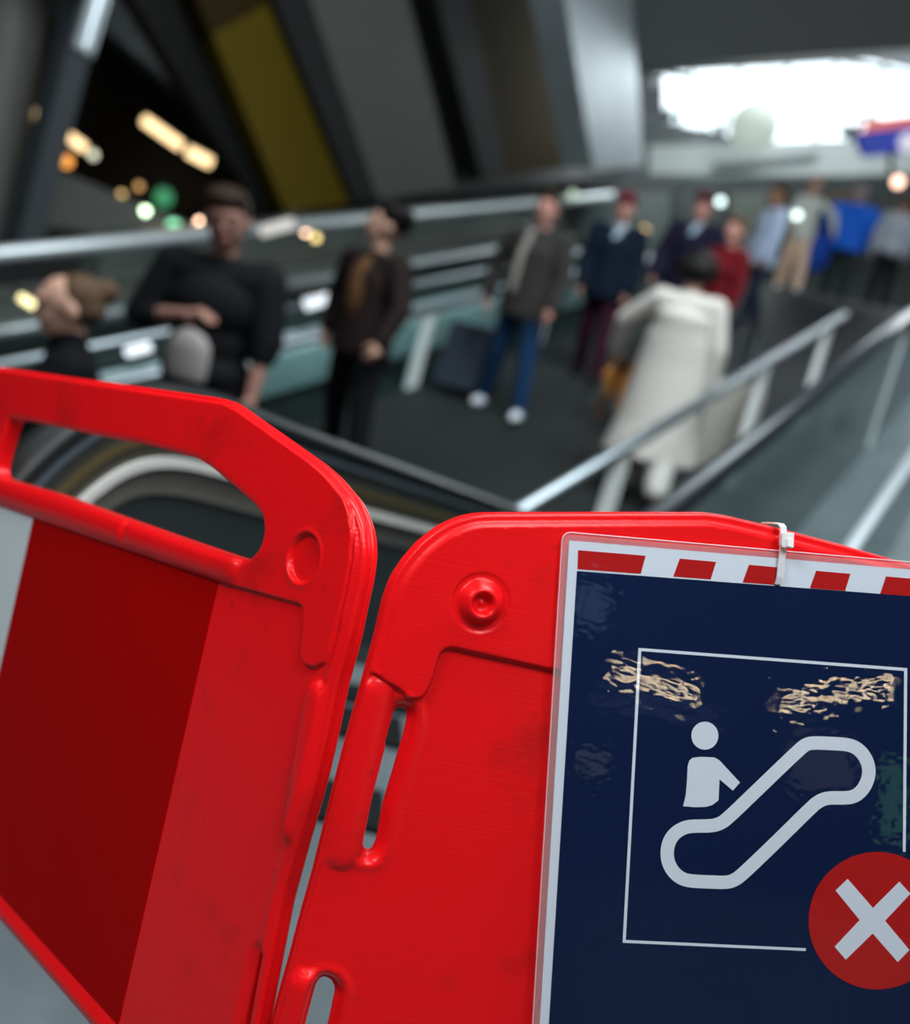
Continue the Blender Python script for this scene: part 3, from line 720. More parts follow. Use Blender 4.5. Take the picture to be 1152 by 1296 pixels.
# right-hand rail of the ramp, big white posts
w1 = -1.73; aend = a_of(1078, 368, w1)
balustrade('brushed steel handrail on white posts along the right of the ramp', 850, 532, w1, 2.2, aend, .036, STEEL, posts=[a_of(975, 445, w1), a_of(1052, 388, w1) + .2, a_of(975, 445, w1) - 2.6], drop=.93, post_w=.16, posts_m=mat('bright_white_post', (.95, .98, .96), .6))
# escalator handrail between ramp and teal glass
w2 = -.90
balustrade('thick dark escalator handrail with pale edge right of the ramp', 1000, 522, w2, 2.0, 11.5, .05, mat('grey_handrail', (.035, .042, .05), .3, .2), glass_m=TEAL, drop=.9, ell=(.045, .045), extra=[(-.030, .014, mat('blue_steel_trim', (.16, .20, .23), .5, .3), 'steel_trim')], posts=[a_of(1128, 440, w2) + .4], post_w=.07, posts_m=WHITEP)
w3 = -.36
balustrade('pale steel edge rail of the teal glass at the right edge', 1120, 630, w3, 1.6, 8, .020, PALE, drop=.5, glass_m=TEAL, ell=(.026, .012))
for k, (a, b) in enumerate((((1075, 568), (1108, 470)), ((1040, 548), (1052, 515)), ((1122, 500), (1150, 425)))):
    A, B = on_w(*a, -1.25), on_w(*b, -1.25); o = build('reflection_bar', *box(A - H * .04, H * .09, W * .03, B - A), WHITEP)  # reflections of posts in the glass, modelled as pale bars
    tag(o, ['tall pale reflection bar behind the teal glass, middle of three', 'short pale reflection bar behind the teal glass, leftmost of three', 'pale reflection bar behind the teal glass, nearest the right edge'][k], 'post', 'pale reflection bars behind the teal glass')
deck = build('escalator_deck', *box(along(line_w(1000, 522, w2), 1.5) - Vector((0, 0, .95)), W * 1.6, along(line_w(1000, 522, w2), 12) - along(line_w(1000, 522, w2), 1.5), Vector((0, 0, .06))), mat('teal_grey_deck', (.17, .22, .23), .35, .3, noise=.3, nscale=2)); tag(deck, 'teal grey escalator deck under the glass at the right', 'escalator deck')
# left-hand balustrade of the ramp
wL = -4.75
balustrade('steel and glass balustrade with white posts along the left of the ramp', 545, 392, wL, 2.5, 14, .04, STEEL, posts=[a_of(545, 392, wL), a_of(545, 392, wL) - 2.2, a_of(545, 392, wL) + 2.4], glass_m=GLS, drop=.98, post_w=.16, posts_m=WHITEP, extra=[(.9, .05, mat('pale_kick_rail', (.45, .52, .53), .4, .3), 'kick_rail')])
# travelator lanes further left: pale decks, rails, glass
def deckband(label, px, py, w, wid, a0, a1, t, m, name='walkway_deck'):
    p = line_w(px, py, w); o = build(name, *box(along(p, a0) - Vector((0, 0, t)), W * -wid, along(p, a1) - along(p, a0), Vector((0, 0, t))), m); tag(o, label, 'walkway deck'); return o
TEALD = mat('pale_teal_deck', (.42, .56, .58), .4, .2, noise=.3, nscale=1.5)
deckband('pale teal deck of the moving walkway left of the ramp', 380, 446, -5.2, .5, 1.5, 14, .30, TEALD)
balustrade('steel handrail of the moving walkway behind the man in brown', 395, 385, -6.0, 1.5, 15, .035, STEEL, glass_m=GLS, drop=.55)
deckband('dark walkway side panel behind the men on the ramp', 380, 410, -6.5, .3, 1, 15, .5, mat('dark_side_panel', (.05, .06, .06), .4, .2))
balustrade('grey handrail of the second moving walkway on the left', 345, 364, -7.3, 1.0, 16, .07, mat('grey_rail', (.22, .25, .26), .35, .4), glass_m=GLS, drop=.9)
deckband('olive grey panel between the upper left rails', 340, 330, -8.4, .3, .5, 18, .9, mat('olive_panel', (.14, .155, .14), .35, .1, noise=.3, nscale=1.0))
balustrade('bright steel rail running up across the upper left', 230, 300, -8.0, .8, 19, .075, mat('bright_rail', (.60, .66, .68), .4, .5), drop=.5)
deckband('grey-green glass band below the striped cladding', 560, 262, -9.0, .3, 8, 19, 1.6, mat('grey_green_glass', (.10, .12, .11), .25, .1, noise=.6, nscale=.9), 'glass_band')

# ================================================================== NEAR ESCALATOR BALUSTRADE (rounded end and falling handrail)
pA = at(200, 484, 1.95)              # crown of the newel
pdir = Vector((HX, HY, -math.tan(math.radians(13.4)))).normalized()
wN = pA.dot(W)
nw = thing('escalator_balustrade', 'near escalator balustrade with rounded end and black rubber handrail, behind the left barrier', 'escalator balustrade', Vector((pA.x, pA.y, 0)))
def npt(px, py): return on_w(px, py, wN)
hr = [npt(-60, 700), npt(-30, 655), npt(10, 604), npt(60, 556), npt(115, 518), npt(165, 499), npt(215, 496), npt(270, 508), npt(350, 541)]
end = npt(640, 645); far = hr[-1] + (end - hr[-1]) * 1.9
hr += [hr[-1].lerp(far, .12), hr[-1].lerp(far, .5), far]
def smooth_path(P, it=2):
    for _ in range(it):
        Q = [P[0]]
        for a, b in zip(P[:-1], P[1:]): Q += [a * .75 + b * .25, a * .25 + b * .75]
        P = Q + [P[-1]]
    return P
hp = smooth_path(hr)
def boxtube(path, wid, hgt):   # flat band section: wide across W, thin in the plane
    V, Fc = [], []; n = len(path)
    for i, p in enumerate(path):
        d = (path[min(i + 1, n - 1)] - path[max(0, i - 1)]).normalized(); b = d.cross(W).normalized()
        if b.z < 0: b = -b
        for k in range(12):
            t = 2 * math.pi * k / 12; V.append(p + W * math.cos(t) * wid / 2 + b * math.sin(t) * hgt / 2)
    for i in range(n - 1):
        for k in range(12): Fc.append([i * 12 + k, i * 12 + (k + 1) % 12, (i + 1) * 12 + (k + 1) % 12, (i + 1) * 12 + k])
    Fc += [list(range(12))[::-1], [12 * (n - 1) + k for k in range(12)]]
    return V, Fc
build('handrail', *boxtube(hp, .085, .045), RUBBER, nw, smooth=True)
def inset(path, dist):
    out = []; n = len(path)
    for i, p in enumerate(path):
        d = (path[min(i + 1, n - 1)] - path[max(0, i - 1)]).normalized(); b = d.cross(W).normalized()
        if b.z < 0: b = -b
        out.append(p - b * dist)
    return out
def band(path, d0, d1, off, t):
    a, b = inset(path, d0), inset(path, d1); V, Fc = [], []; n = len(path)
    for i in range(n): V += [a[i] + W * off, b[i] + W * off, b[i] + W * (off + t), a[i] + W * (off + t)]
    for i in range(n - 1):
        for k in range(4): Fc.append([i * 4 + k, i * 4 + (k + 1) % 4, (i + 1) * 4 + (k + 1) % 4, (i + 1) * 4 + k])
    Fc += [[3, 2, 1, 0], [4 * n - 4 + k for k in range(4)]]
    return V, Fc
build('rail_edge_trim', *band(hp, .026, .038, -.03, .06), mat('blue_steel', (.22, .27, .31), .45, .6), nw)
build('bronze_panel', *band(hp, .038, .075, -.02, .04), mat('dark_bronze_panel', (.075, .075, .066), .4, .3), nw)
build('bronze_band', *band(hp, .075, .092, -.026, .05), mat('gold_bronze', (.30, .22, .10), .35, .7), nw)
build('bronze_panel', *band(hp, .092, .122, -.02, .04), mat('olive_bronze_panel', (.10, .09, .065), .35, .5), nw)
build('steel_arc', *band(hp, .122, .141, -.03, .06), mat('bright_steel_arc', (.80, .80, .76), .5, .1), nw)
build('inner_panel', *band(hp, .141, .20, -.02, .03), mat('grey_inner_panel', (.19, .185, .16), .5, .2), nw)
build('inner_glass', *band(hp, .20, .50, -.01, .012), mat('dark_inner_glass', (.035, .042, .044), .25, .0), nw)
# bars standing in for pale reflections behind the hand slot
for (pa, pb, r, lab) in (((185, 660), (212, 640), .012, 'short pale bar standing in for a reflection, seen through the hand slot'), ((228, 700), (330, 650), .02, 'slanting grey bar standing in for a reflection, seen through the hand slot')):
    A, B = at(*pa, 2.5), at(*pb, 2.7); o = build('slot_reflection', *tube([A, B], r, 8), mat('dull_reflection', (.10, .12, .13), .6), smooth=True); tag(o, lab, 'reflection bar')
# landing: comb plate and bright steps seen in the gap
for k, (y0, dy_, mm_, lab_) in enumerate(((1.78, .15, 'dark_comb', 'dark comb plate across the steel landing, nearest the barriers'), (2.15, .15, 'dark_comb', 'dark comb plate on the steel landing, middle one'), (2.34, .10, 'dark_comb', 'dark comb plate at the far edge of the steel landing'))):
    o = build('comb_plate', *box(Vector((-.52, y0, .0005)), Vector((.52, 0, 0)), Vector((-.02, dy_, 0)), Vector((0, 0, .012))), bpy.data.materials.get(mm_) or mat(mm_, (.008, .010, .011), .8, spec=.1)); tag(o, lab_, 'comb plate')

# ================================================================== SIGN AND CLOCK NEAR THE WINDOW
bs_ = thing('hanging_sign', 'blue hanging sign with red top and white roundel, near the window', 'sign', on_y(1130, 190, 18))
BLUE = mat('sign_blue', (.02, .04, .32), .4, emit=(.04, .07, .5), es=.35)
build('sign_box', *prism([on_y(1086, 168, 18), on_y(1235, 148, 18), on_y(1235, 184, 18), on_y(1098, 196, 18)], Vector((0, .3, 0))), BLUE, bs_)
build('red_top', *prism([on_y(1100, 153, 18), on_y(1235, 135, 18), on_y(1235, 149, 18), on_y(1092, 167, 18)], Vector((0, .3, 0))), mat('sign_red', (.6, .10, .08), .4, emit=(1, .25, .18), es=.5), bs_)
rc = on_y(1151, 180, 17.9); V, Fc = prism([rc + Vector((.16 * math.cos(t / 12 * math.pi), 0, .16 * math.sin(t / 12 * math.pi))) for t in range(24)], Vector((0, .06, 0)))
build('white_roundel', V, Fc, mat('roundel_white', (.8, .75, .85), .4, emit=(.8, .75, .9), es=.5), bs_)
build('bracket', *tube([on_y(1128, 192, 18), on_y(1128, 222, 18)], .05, 8), DARKM, bs_)
gp = on_y(955, 160, 22); gb = thing('hanging_globe', 'round pale globe with added glow, hanging before the bright window', 'hanging globe', gp)
bm = bmesh.new(); bmesh.ops.create_uvsphere(bm, u_segments=24, v_segments=14, radius=.50); me = bpy.data.meshes.new('globe_shell'); bm.to_mesh(me); bm.free(); link_mesh('globe_shell', me, mat('globe_glass', (.55, .62, .55), .6, emit=(.8, .95, .85), es=.42), gb, True)  # emission added to keep the backlit globe pale
build('cable', *tube([gp + Vector((0, 0, .48)), Vector((gp.x, gp.y, Z1))], .012, 6), DARKM, gb)
# dark shop front strip behind the far people
sf = thing('shop_front', 'dark shop front with green-grey glass behind the far people', 'shop front', Vector((6, 23.5, top_z)))
p0, p1 = on_y(740, 262, 23.4), on_y(1300, 262, 23.4)
build('front_board', *prism([on_y(700, 232, 23.4), on_y(1300, 216, 23.4), Vector((on_y(1300, 420, 23.4).x, 23.4, top_z)), Vector((on_y(700, 420, 23.4).x, 23.4, top_z))], Vector((0, .3, 0))), mat('shop_dark', (.05, .06, .06), .4, noise=.7, nscale=.8), sf)
for k in range(7):
    px = 740 + k * 62; build('glass_pane', *prism([on_y(px, 244, 23.3), on_y(px + 46, 242, 23.3), on_y(px + 40, 330, 23.3), on_y(px - 6, 330, 23.3)], Vector((0, .05, 0))), mat('shop_glass_%d' % k, ((.10, .15, .14), (.13, .17, .16), (.08, .10, .09), (.16, .19, .16), (.06, .07, .07), (.12, .09, .05), (.07, .07, .07))[k], .3), sf)
# ================================================================== PEOPLE
_mat0 = mat
def mat(*a, **k): k.setdefault('spec', .12); return _mat0(*a, **k)
SKIN = {'light': mat('skin_light', (.62, .36, .27), .5), 'pink': mat('skin_pink', (.60, .30, .25), .5), 'shade': mat('skin_shaded', (.36, .19, .15), .5), 'brown': mat('skin_brown', (.30, .15, .09), .5)}  # 'shade' has the dimness of a backlit face put into the skin colour
EYE_M = mat('eye_dark', (.03, .02, .02), .2); LIP = mat('lips', (.40, .14, .13), .5)
def capsule(p0, r0, p1, r1, seg=14):
    p0, p1 = Vector(p0), Vector(p1); d = p1 - p0; L = d.length; d = d / max(L, 1e-6)
    path, rs = [], []
    for k in range(5):
        t = math.pi / 2 * (1 - k / 4); path.append(p0 - d * r0 * math.sin(t)); rs.append(max(r0 * math.cos(t), 1e-4))
    for k in range(5):
        t = math.pi / 2 * k / 4; path.append(p1 + d * r1 * math.sin(t)); rs.append(max(r1 * math.cos(t), 1e-4))
    return tube(path, rs, seg)
def ellip(c, r, rot=(0, 0, 0), su=18, sv=12):
    V, Fc = [], []; M = Euler(rot).to_matrix(); c = Vector(c)
    for j in range(1, sv):
        ph = math.pi * j / sv
        for i in range(su):
            th = 2 * math.pi * i / su; V.append(c + M @ Vector((r[0] * math.sin(ph) * math.cos(th), r[1] * math.sin(ph) * math.sin(th), r[2] * math.cos(ph))))
    V += [c + M @ Vector((0, 0, r[2])), c - M @ Vector((0, 0, r[2]))]; n = (sv - 1) * su
    for j in range(sv - 2):
        for i in range(su): Fc.append([j * su + i, (j + 1) * su + i, (j + 1) * su + (i + 1) % su, j * su + (i + 1) % su])
    for i in range(su): Fc.append([i, (i + 1) % su, n]); Fc.append([(sv - 2) * su + i, n + 1, (sv - 2) * su + (i + 1) % su])
    return V, Fc
def rings(L, seg=24):
    """stack of ellipses (z, cx, cy, rx, ry)"""
    V, Fc = [], []
    for (z, cx, cy, rx, ry) in L:
        for k in range(seg): t = 2 * math.pi * k / seg; V.append(Vector((cx + rx * math.cos(t), cy + ry * math.sin(t), z)))
    for i in range(len(L) - 1):
        for k in range(seg): Fc.append([i * seg + k, i * seg + (k + 1) % seg, (i + 1) * seg + (k + 1) % seg, (i + 1) * seg + k])
    Fc += [list(range(seg))[::-1], [(len(L) - 1) * seg + k for k in range(seg)]]
    return V, Fc
def blob(name, prims, m, parent, vox=.012, sm_=11, world=False):
    V, Fc = merge(*prims); me = bpy.data.meshes.new(name); me.from_pydata(V, [], Fc); me.update()
    bm = bmesh.new(); bm.from_mesh(me); bmesh.ops.recalc_face_normals(bm, faces=bm.faces); bm.to_mesh(me); bm.free()
    o = link_mesh(name, me, m, parent)
    r = o.modifiers.new('r', 'REMESH'); r.mode = 'VOXEL'; r.voxel_size = vox
    s_ = o.modifiers.new('s', 'SMOOTH'); s_.iterations = sm_; s_.factor = .5
    dg = bpy.context.evaluated_depsgraph_get(); me2 = bpy.data.meshes.new_from_object(o.evaluated_get(dg)); o.modifiers.clear(); o.data = me2; me2.name = name
    if not me2.materials: me2.materials.append(m)
    for p in me2.polygons: p.use_smooth = True
    return o
def rotx(v, a): return Vector((v[0], v[1] * math.cos(a) - v[2] * math.sin(a), v[1] * math.sin(a) + v[2] * math.cos(a)))
def D_(a): return math.radians(a)
class Pose: pass
def skeleton(h, armL=(5, 12, 12), armR=(5, 12, 12), legL=(0, 0), legR=(0, 0), head=(0, 0, 0), female=False, hs=1.06, spread=(2, 2)):
    """arm = (swing forward, elbow bend, spread) degrees; leg = (swing forward, knee bend); right is +x when facing +y"""
    k = h / 1.76; s = Pose(); s.k = k; s.hs = hs; s.fem = female
    s.pel = Vector((0, 0, .95)) * k; s.sh, s.el, s.wr, s.fd, s.hip, s.kn, s.an = {}, {}, {}, {}, {}, {}, {}
    sw = .165 if female else .19
    for sg, arm, leg in ((-1, armL, legL), (1, armR, legR)):
        S = Vector((sg * sw, 0, 1.425)) * k; a, e, sp_ = [D_(q) for q in arm]
        d1 = Vector((sg * math.sin(sp_), math.sin(a) * math.cos(sp_), -math.cos(a) * math.cos(sp_)))
        d2 = Vector((sg * math.sin(sp_) * .3 * math.cos(e) - sg * .35 * math.sin(e), math.sin(a + e), -math.cos(a + e))).normalized()
        s.sh[sg] = S; s.el[sg] = S + d1 * .29 * k; s.wr[sg] = s.el[sg] + d2 * .25 * k; s.fd[sg] = d2
        Hh = Vector((sg * .09, 0, .92)) * k; t, b = D_(leg[0]), D_(leg[1])
        lat = math.sin(D_(spread[0 if sg < 0 else 1])); u1 = Vector((sg * lat, math.sin(t), -math.cos(t))).normalized(); u2 = Vector((sg * lat, math.sin(t - b), -math.cos(t - b))).normalized()
        s.hip[sg] = Hh; s.kn[sg] = Hh + u1 * .43 * k; s.an[sg] = s.kn[sg] + u2 * .42 * k
    low = min(s.an[-1].z, s.an[1].z) - .075 * k
    s.drop = Vector((0, 0, -low)); s.head = head
    return s
def hand(w, d, sg, k, curl=.5):
    out = []; side = Vector((0, 1, 0)) if abs(d.y) < .8 else Vector((0, 0, 1)); side = (side - d * side.dot(d)).normalized(); inn = d.cross(side).normalized() * -sg
    if inn.x * sg > 0: inn = -inn
    pc = w + d * .05 * k
    out.append(capsule(w, .024 * k, w + d * .075 * k, .030 * k)); 
    for i, (o_, L) in enumerate(((-.030, .060), (-.010, .072), (.010, .068), (.029, .052))):
        b = w + d * .085 * k + side * -o_ * k; m1 = b + (d * .8 + inn * curl * .6).normalized() * L * .55 * k; m2 = m1 + (d * .5 + inn * curl * 1.5).normalized() * L * .5 * k
        out.append(capsule(b, .0095 * k, m1, .009 * k, 8)); out.append(capsule(m1, .009 * k, m2, .0075 * k, 8))
    b = w + d * .03 * k + side * .022 * k; m1 = b + (d * .55 + side * .8 + inn * .3).normalized() * .045 * k; m2 = m1 + (d * .9 + side * .2 + inn * .4).normalized() * .035 * k
    out += [capsule(b, .012 * k, m1, .0105 * k, 8), capsule(m1, .0105 * k, m2, .0085 * k, 8)]
    return out
def hd(s, v):            # head local -> body local, head turned about the neck
    k = s.k; M = Euler([D_(q) for q in s.head]).to_matrix(); piv = Vector((0, .0, 1.53))
    return (piv + M @ ((Vector(v) - piv) * s.hs)) * k
def hell(s, c, r, rot=(0, 0, 0)):
    k = s.k; V, Fc = ellip((0, 0, 0), [q * k * s.hs for q in r], rot); M = Euler([D_(q) for q in s.head]).to_matrix(); cc = hd(s, c)
    return [cc + M @ v for v in V], Fc
def person(label, px, py, h, face, s_, *a, **kw):
    t = person_(label, px, py, h, face, s_, *a, **kw)
    return t
def person_(label, px, py, h, face, s, skin='light', garments=(), hair=None, group=None, vox=.012, dz=0, lean=0, hat=None, shoe=None, shoes='dark_shoes', foot=None, wide=1):
    """head top at the photo's pixel, feet on the ramp: distance follows from the height"""
    if foot is None:
        lo, hi = 2.0, 30.0
        f_ = lambda D: (at(px, py, D).z - (ramp_z(at(px, py, D)))) - h
        # distance at which the head top stands h above the ramp
        best = min((abs(f_(2 + i * .02)), 2 + i * .02) for i in range(1500)); P = at(px, py, best[1]); base = Vector((P.x, P.y, min(ramp_z(P), top_z)))
    else: base = foot
    yaw = math.atan2(-face.x, face.y)
    R = Euler((0, 0, yaw)).to_matrix() @ Euler((D_(lean), 0, 0)).to_matrix()
    t = thing('person', label, 'person', base + Vector((0, 0, dz)), R @ Matrix.Diagonal((wide, wide, 1)), group=group)
    k = s.k; dr = s.drop
    def mv(vf): return [Vector(v) + dr for v in vf[0]], vf[1]
    P = []
    fm = .92 if s.fem else 1
    torso = lambda e: [ellip((0, 0, .95 * k), ((.165 + e) * k, (.118 + e) * k, .13 * k)), ellip((0, 0, 1.10 * k), ((.142 * fm + e) * k, (.102 + e) * k, .17 * k)), ellip((0, .005 * k, 1.27 * k), ((.172 * fm + e) * k, (.118 + e) * k, .18 * k)), capsule((-.13 * fm * k, 0, 1.405 * k), (.062 + e) * k, (.13 * fm * k, 0, 1.405 * k), (.062 + e) * k), capsule((0, 0, 1.40 * k), (.075 + e * .6) * k, (0, 0, 1.46 * k), (.058 + e * .4) * k)]
    P += torso(0)
    P += [capsule((0, -.005 * k, 1.42 * k), .055 * k, hd(s, (0, .0, 1.56)), .052 * k)]
    P += [hell(s, (0, .0, 1.665), (.076, .096, .094)), hell(s, (0, .028, 1.605), (.058, .066, .072)), hell(s, (0, .055, 1.565), (.034, .035, .025)), hell(s, (0, .100, 1.632), (.012, .020, .022)), hell(s, (0, .090, 1.655), (.011, .014, .03)), hell(s, (0, .088, 1.59), (.024, .012, .012)), hell(s, (0, .086, 1.69), (.05, .014, .012))]
    for sg in (-1, 1): P += [hell(s, (sg * .078, -.008, 1.64), (.012, .020, .033)), hell(s, (sg * .036, .070, 1.625), (.022, .022, .02))]
    for sg in (-1, 1):
        P += [capsule(s.sh[sg], .050 * k * fm, s.el[sg], .040 * k * fm), capsule(s.el[sg], .040 * k * fm, s.wr[sg], .027 * k * fm)] + hand(s.wr[sg], s.fd[sg], sg, k)
        P += [capsule(s.hip[sg], .085 * k, s.kn[sg], .058 * k), capsule(s.kn[sg], .057 * k, s.kn[sg].lerp(s.an[sg], .3), .056 * k), capsule(s.kn[sg].lerp(s.an[sg], .3), .056 * k, s.an[sg], .038 * k), capsule(s.an[sg] + Vector((0, -.02, -.03)) * k, .038 * k, s.an[sg] + Vector((sg * .01, .14, -.045)) * k, .030 * k)]
    blob('body', [mv(q) for q in P], SKIN[skin], t, vox * .8, 3)
    for sg in (-1, 1):
        V, Fc = mv(hell(s, (sg * .032, .088, 1.645), (.013, .009, .007))); build('eye', V, Fc, EYE_M, t, world=False, smooth=True)
    V, Fc = mv(hell(s, (0, .097, 1.592), (.022, .006, .006))); build('mouth', V, Fc, LIP, t, world=False, smooth=True)
    for g in garments:
        kind, gm = g[0], g[1]; e = g[2] if len(g) > 2 else .014; Q = []
        if kind in ('shirt', 'tshirt', 'jacket', 'coat'):
            Q += torso(e)
            if kind in ('jacket', 'coat'): Q += [rings([(.80 * k, 0, 0, (.19 + e) * k, (.135 + e) * k), (.95 * k, 0, 0, (.18 + e) * k, (.13 + e) * k), (1.15 * k, 0, 0, (.165 + e) * k * fm, (.12 + e) * k), (1.35 * k, 0, 0, (.175 + e) * k * fm, (.12 + e) * k)])]
            if kind == 'coat': Q += [rings([(g[3] * k, 0, -.03 * k, .31 * k, .26 * k), (.55 * k, 0, -.02 * k, .26 * k, .21 * k), (.80 * k, 0, -.01 * k, .238 * k, .185 * k), (1.0 * k, 0, 0, .222 * k, .168 * k), (1.2 * k, 0, 0, .205 * k, .155 * k)])]
            for sg in (-1, 1):
                end = s.wr[sg] if kind != 'tshirt' else s.el[sg].lerp(s.wr[sg], .25)
                Q += [capsule(s.sh[sg], (.056 + e) * k * fm, s.el[sg], (.046 + e) * k * fm)]
                Q += [capsule(s.el[sg], (.046 + e) * k * fm, end, (.036 + e * .8) * k * fm)]
            o = blob(kind, [mv(q) for q in Q], gm, t, vox)
        elif kind == 'trousers':
            Q = [ellip((0, 0, .93 * k), ((.168 + e) * k, (.12 + e) * k, .12 * k))]
            for sg in (-1, 1): Q += [capsule(s.hip[sg], (.086 + e) * k, s.kn[sg], (.062 + e) * k), capsule(s.kn[sg], (.062 + e) * k, s.an[sg], (.047 + e) * k)]
            blob('trousers', [mv(q) for q in Q], gm, t, vox)
        elif kind == 'front':      # visible inner shirt strip between open jacket fronts
            V, Fc = mv(ellip((0, .045 * k, 1.20 * k), (.095 * k, .124 * k, .26 * k))); build('inner_shirt', V, Fc, gm, t, world=False, smooth=True)
        elif kind == 'lapel':
            for sg in ((-1, 1) if len(g) < 4 else g[3]):
                Q = [capsule((sg * .05 * k, .10 * k, 1.47 * k), .032 * k, (sg * .085 * k, .15 * k, 1.25 * k), .035 * k), capsule((sg * .085 * k, .15 * k, 1.25 * k), .035 * k, (sg * .09 * k, .155 * k, 1.0 * k), .028 * k)]
                blob('lapel', [mv(q) for q in Q], gm, t, vox)
        elif kind == 'scarf':
            Q = [capsule((-.06 * k, .02 * k, 1.475 * k), .045 * k, (.06 * k, .02 * k, 1.475 * k), .045 * k), capsule((-.02 * k, .085 * k, 1.46 * k), .04 * k, (.02 * k, .115 * k, 1.34 * k), .035 * k)]
            blob('scarf', [mv(q) for q in Q], gm, t, vox)
        elif kind == 'collar':
            blob('collar', [mv(capsule((-.03 * k, .0, 1.44 * k), .085 * k, (.03 * k, .01 * k, 1.44 * k), .085 * k)), mv(capsule((0, .005 * k, 1.46 * k), .080 * k, (0, .02 * k, 1.525 * k), .074 * k))], gm, t, vox)
        elif kind == 'buckle':
            V, Fc = mv(ellip((0, .135 * k, 1.0 * k), (.03 * k, .012 * k, .022 * k))); build('belt_buckle', V, Fc, gm, t, world=False, smooth=True)
        elif kind == 'hood':
            blob('hood', [mv(ellip((0, -.075 * k, 1.46 * k), (.14 * k, .09 * k, .09 * k))), mv(capsule((-.09 * k, 0, 1.46 * k), .05 * k, (.09 * k, 0, 1.46 * k), .05 * k))], gm, t, vox)
    sm2 = bpy.data.materials.get(shoes)
    for sg in (-1, 1):
        a = s.an[sg]; Q = [capsule(a + Vector((0, -.03, -.035)) * k, .047 * k, a + Vector((sg * .012, .15, -.045)) * k, .040 * k), capsule(a + Vector((0, 0, .02)) * k, .050 * k, a + Vector((0, 0, -.03)) * k, .05 * k)]
        o = blob('shoe', [mv(q) for q in Q], sm2, t, vox)
        zz = min(v.co.z for v in o.data.vertices)
        for v in o.data.vertices:
            if v.co.z < 0: v.co.z = max(v.co.z, -.001)
    if hair:
        hm, style = hair; Q = [hell(s, (0, -.022, 1.695), (.088, .100, .090)), hell(s, (0, .015, 1.750), (.080, .088, .048))]
        if style == 'bob': Q += [hell(s, (0, -.045, 1.64), (.125, .085, .095))]
        if style == 'bun': Q = [hell(s, (0, -.040, 1.685), (.082, .085, .082))]
        if style == 'bun': Q += [hell(s, (0, -.125, 1.70), (.045, .045, .045)), hell(s, (0, -.05, 1.64), (.080, .070, .06))]
        if style == 'long': Q += [hell(s, (0, -.045, 1.62), (.088, .075, .12)), hell(s, (0, -.07, 1.50), (.085, .05, .12))]
        if style == 'curly': Q += [hell(s, (sg_ * .05, -.03 + .04 * q, 1.74), (.045, .045, .04)) for sg_ in (-1, 0, 1) for q in (-1, 0, 1)]
        if style == 'short': Q += [hell(s, (0, -.05, 1.66), (.078, .06, .07)), hell(s, (0, .045, 1.745), (.055, .04, .025))]
        blob('hair', [mv(q) for q in Q], hm, t, vox * .8)
    if hat:
        Q = [hell(s, (0, 0, 1.745), (.100, .116, .056)), hell(s, (0, .08, 1.722), (.08, .07, .016))]
        blob('cap', [mv(q) for q in Q], hat, t, vox * .8)
    return t
HB = mat('dark_brown_hair', (.035, .022, .016), .6); HBR = mat('brown_hair', (.11, .065, .04), .6); HBK = mat('black_hair', (.010, .009, .009), .5); HBL = mat('light_brown_hair', (.28, .15, .07), .6)
BLK = mat('black_cloth', (.006, .006, .008), .85); mat('dark_shoes', (.012, .012, .012), .4); mat('white_shoes', (.80, .85, .92), .4); mat('brown_boots', (.30, .21, .16), .6)
DOWN = Vector((-HX, -HY, 0)); UPH = Vector((HX, HY, 0))
def turn(v, a): a = D_(a); return Vector((v.x * math.cos(a) - v.y * math.sin(a), v.x * math.sin(a) + v.y * math.cos(a), 0))
# the woman at the lower left, in profile
pw_ = person('person in black coat with brown hair in a bun, leftmost of the crowd', 104, 350, 1.74, Vector((-.92, -.40, 0)),
       skeleton(1.70, armL=(35, 95, 5), armR=(15, 95, 10), head=(-14, 0, 0), female=True, hs=1.16), 'light', [('trousers', BLK), ('jacket', BLK, .045), ('collar', BLK)], (HBR, 'bun'), vox=.011, wide=1.1)
# the man in black
sk_ = skeleton(1.95, armL=(6, 10, 9), armR=(6, 70, 20), legL=(12, 5), legR=(-10, 12), head=(-12, 5, 12), hs=1.10)
dv_ = Vector((-.86, .42, .22)).normalized(); sk_.fd[1] = dv_; sk_.wr[1] = sk_.el[1] + dv_ * .25 * sk_.k
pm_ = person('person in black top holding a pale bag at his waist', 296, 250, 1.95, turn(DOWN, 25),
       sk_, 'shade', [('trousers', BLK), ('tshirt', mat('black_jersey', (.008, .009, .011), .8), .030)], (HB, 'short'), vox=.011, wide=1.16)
# brown shirt
pb_ = person('person in open dark jacket and brown shirt with black trousers, looking aside', 490, 263, 1.78, turn(DOWN, -10),
       skeleton(1.78, armL=(8, 18, 22), armR=(-12, 20, 26), legL=(10, 6), legR=(-8, 12), head=(12, 0, -50), hs=1.14, spread=(11, 13)), 'light',
       [('trousers', BLK), ('jacket', mat('dark_checked_jacket', (.020, .012, .012), .8, noise=.8, nscale=9), .022), ('front', mat('brown_shirt', (.115, .055, .022), .8)), ('buckle', STEEL)], (HBK, 'curly'), vox=.012, wide=1.14)
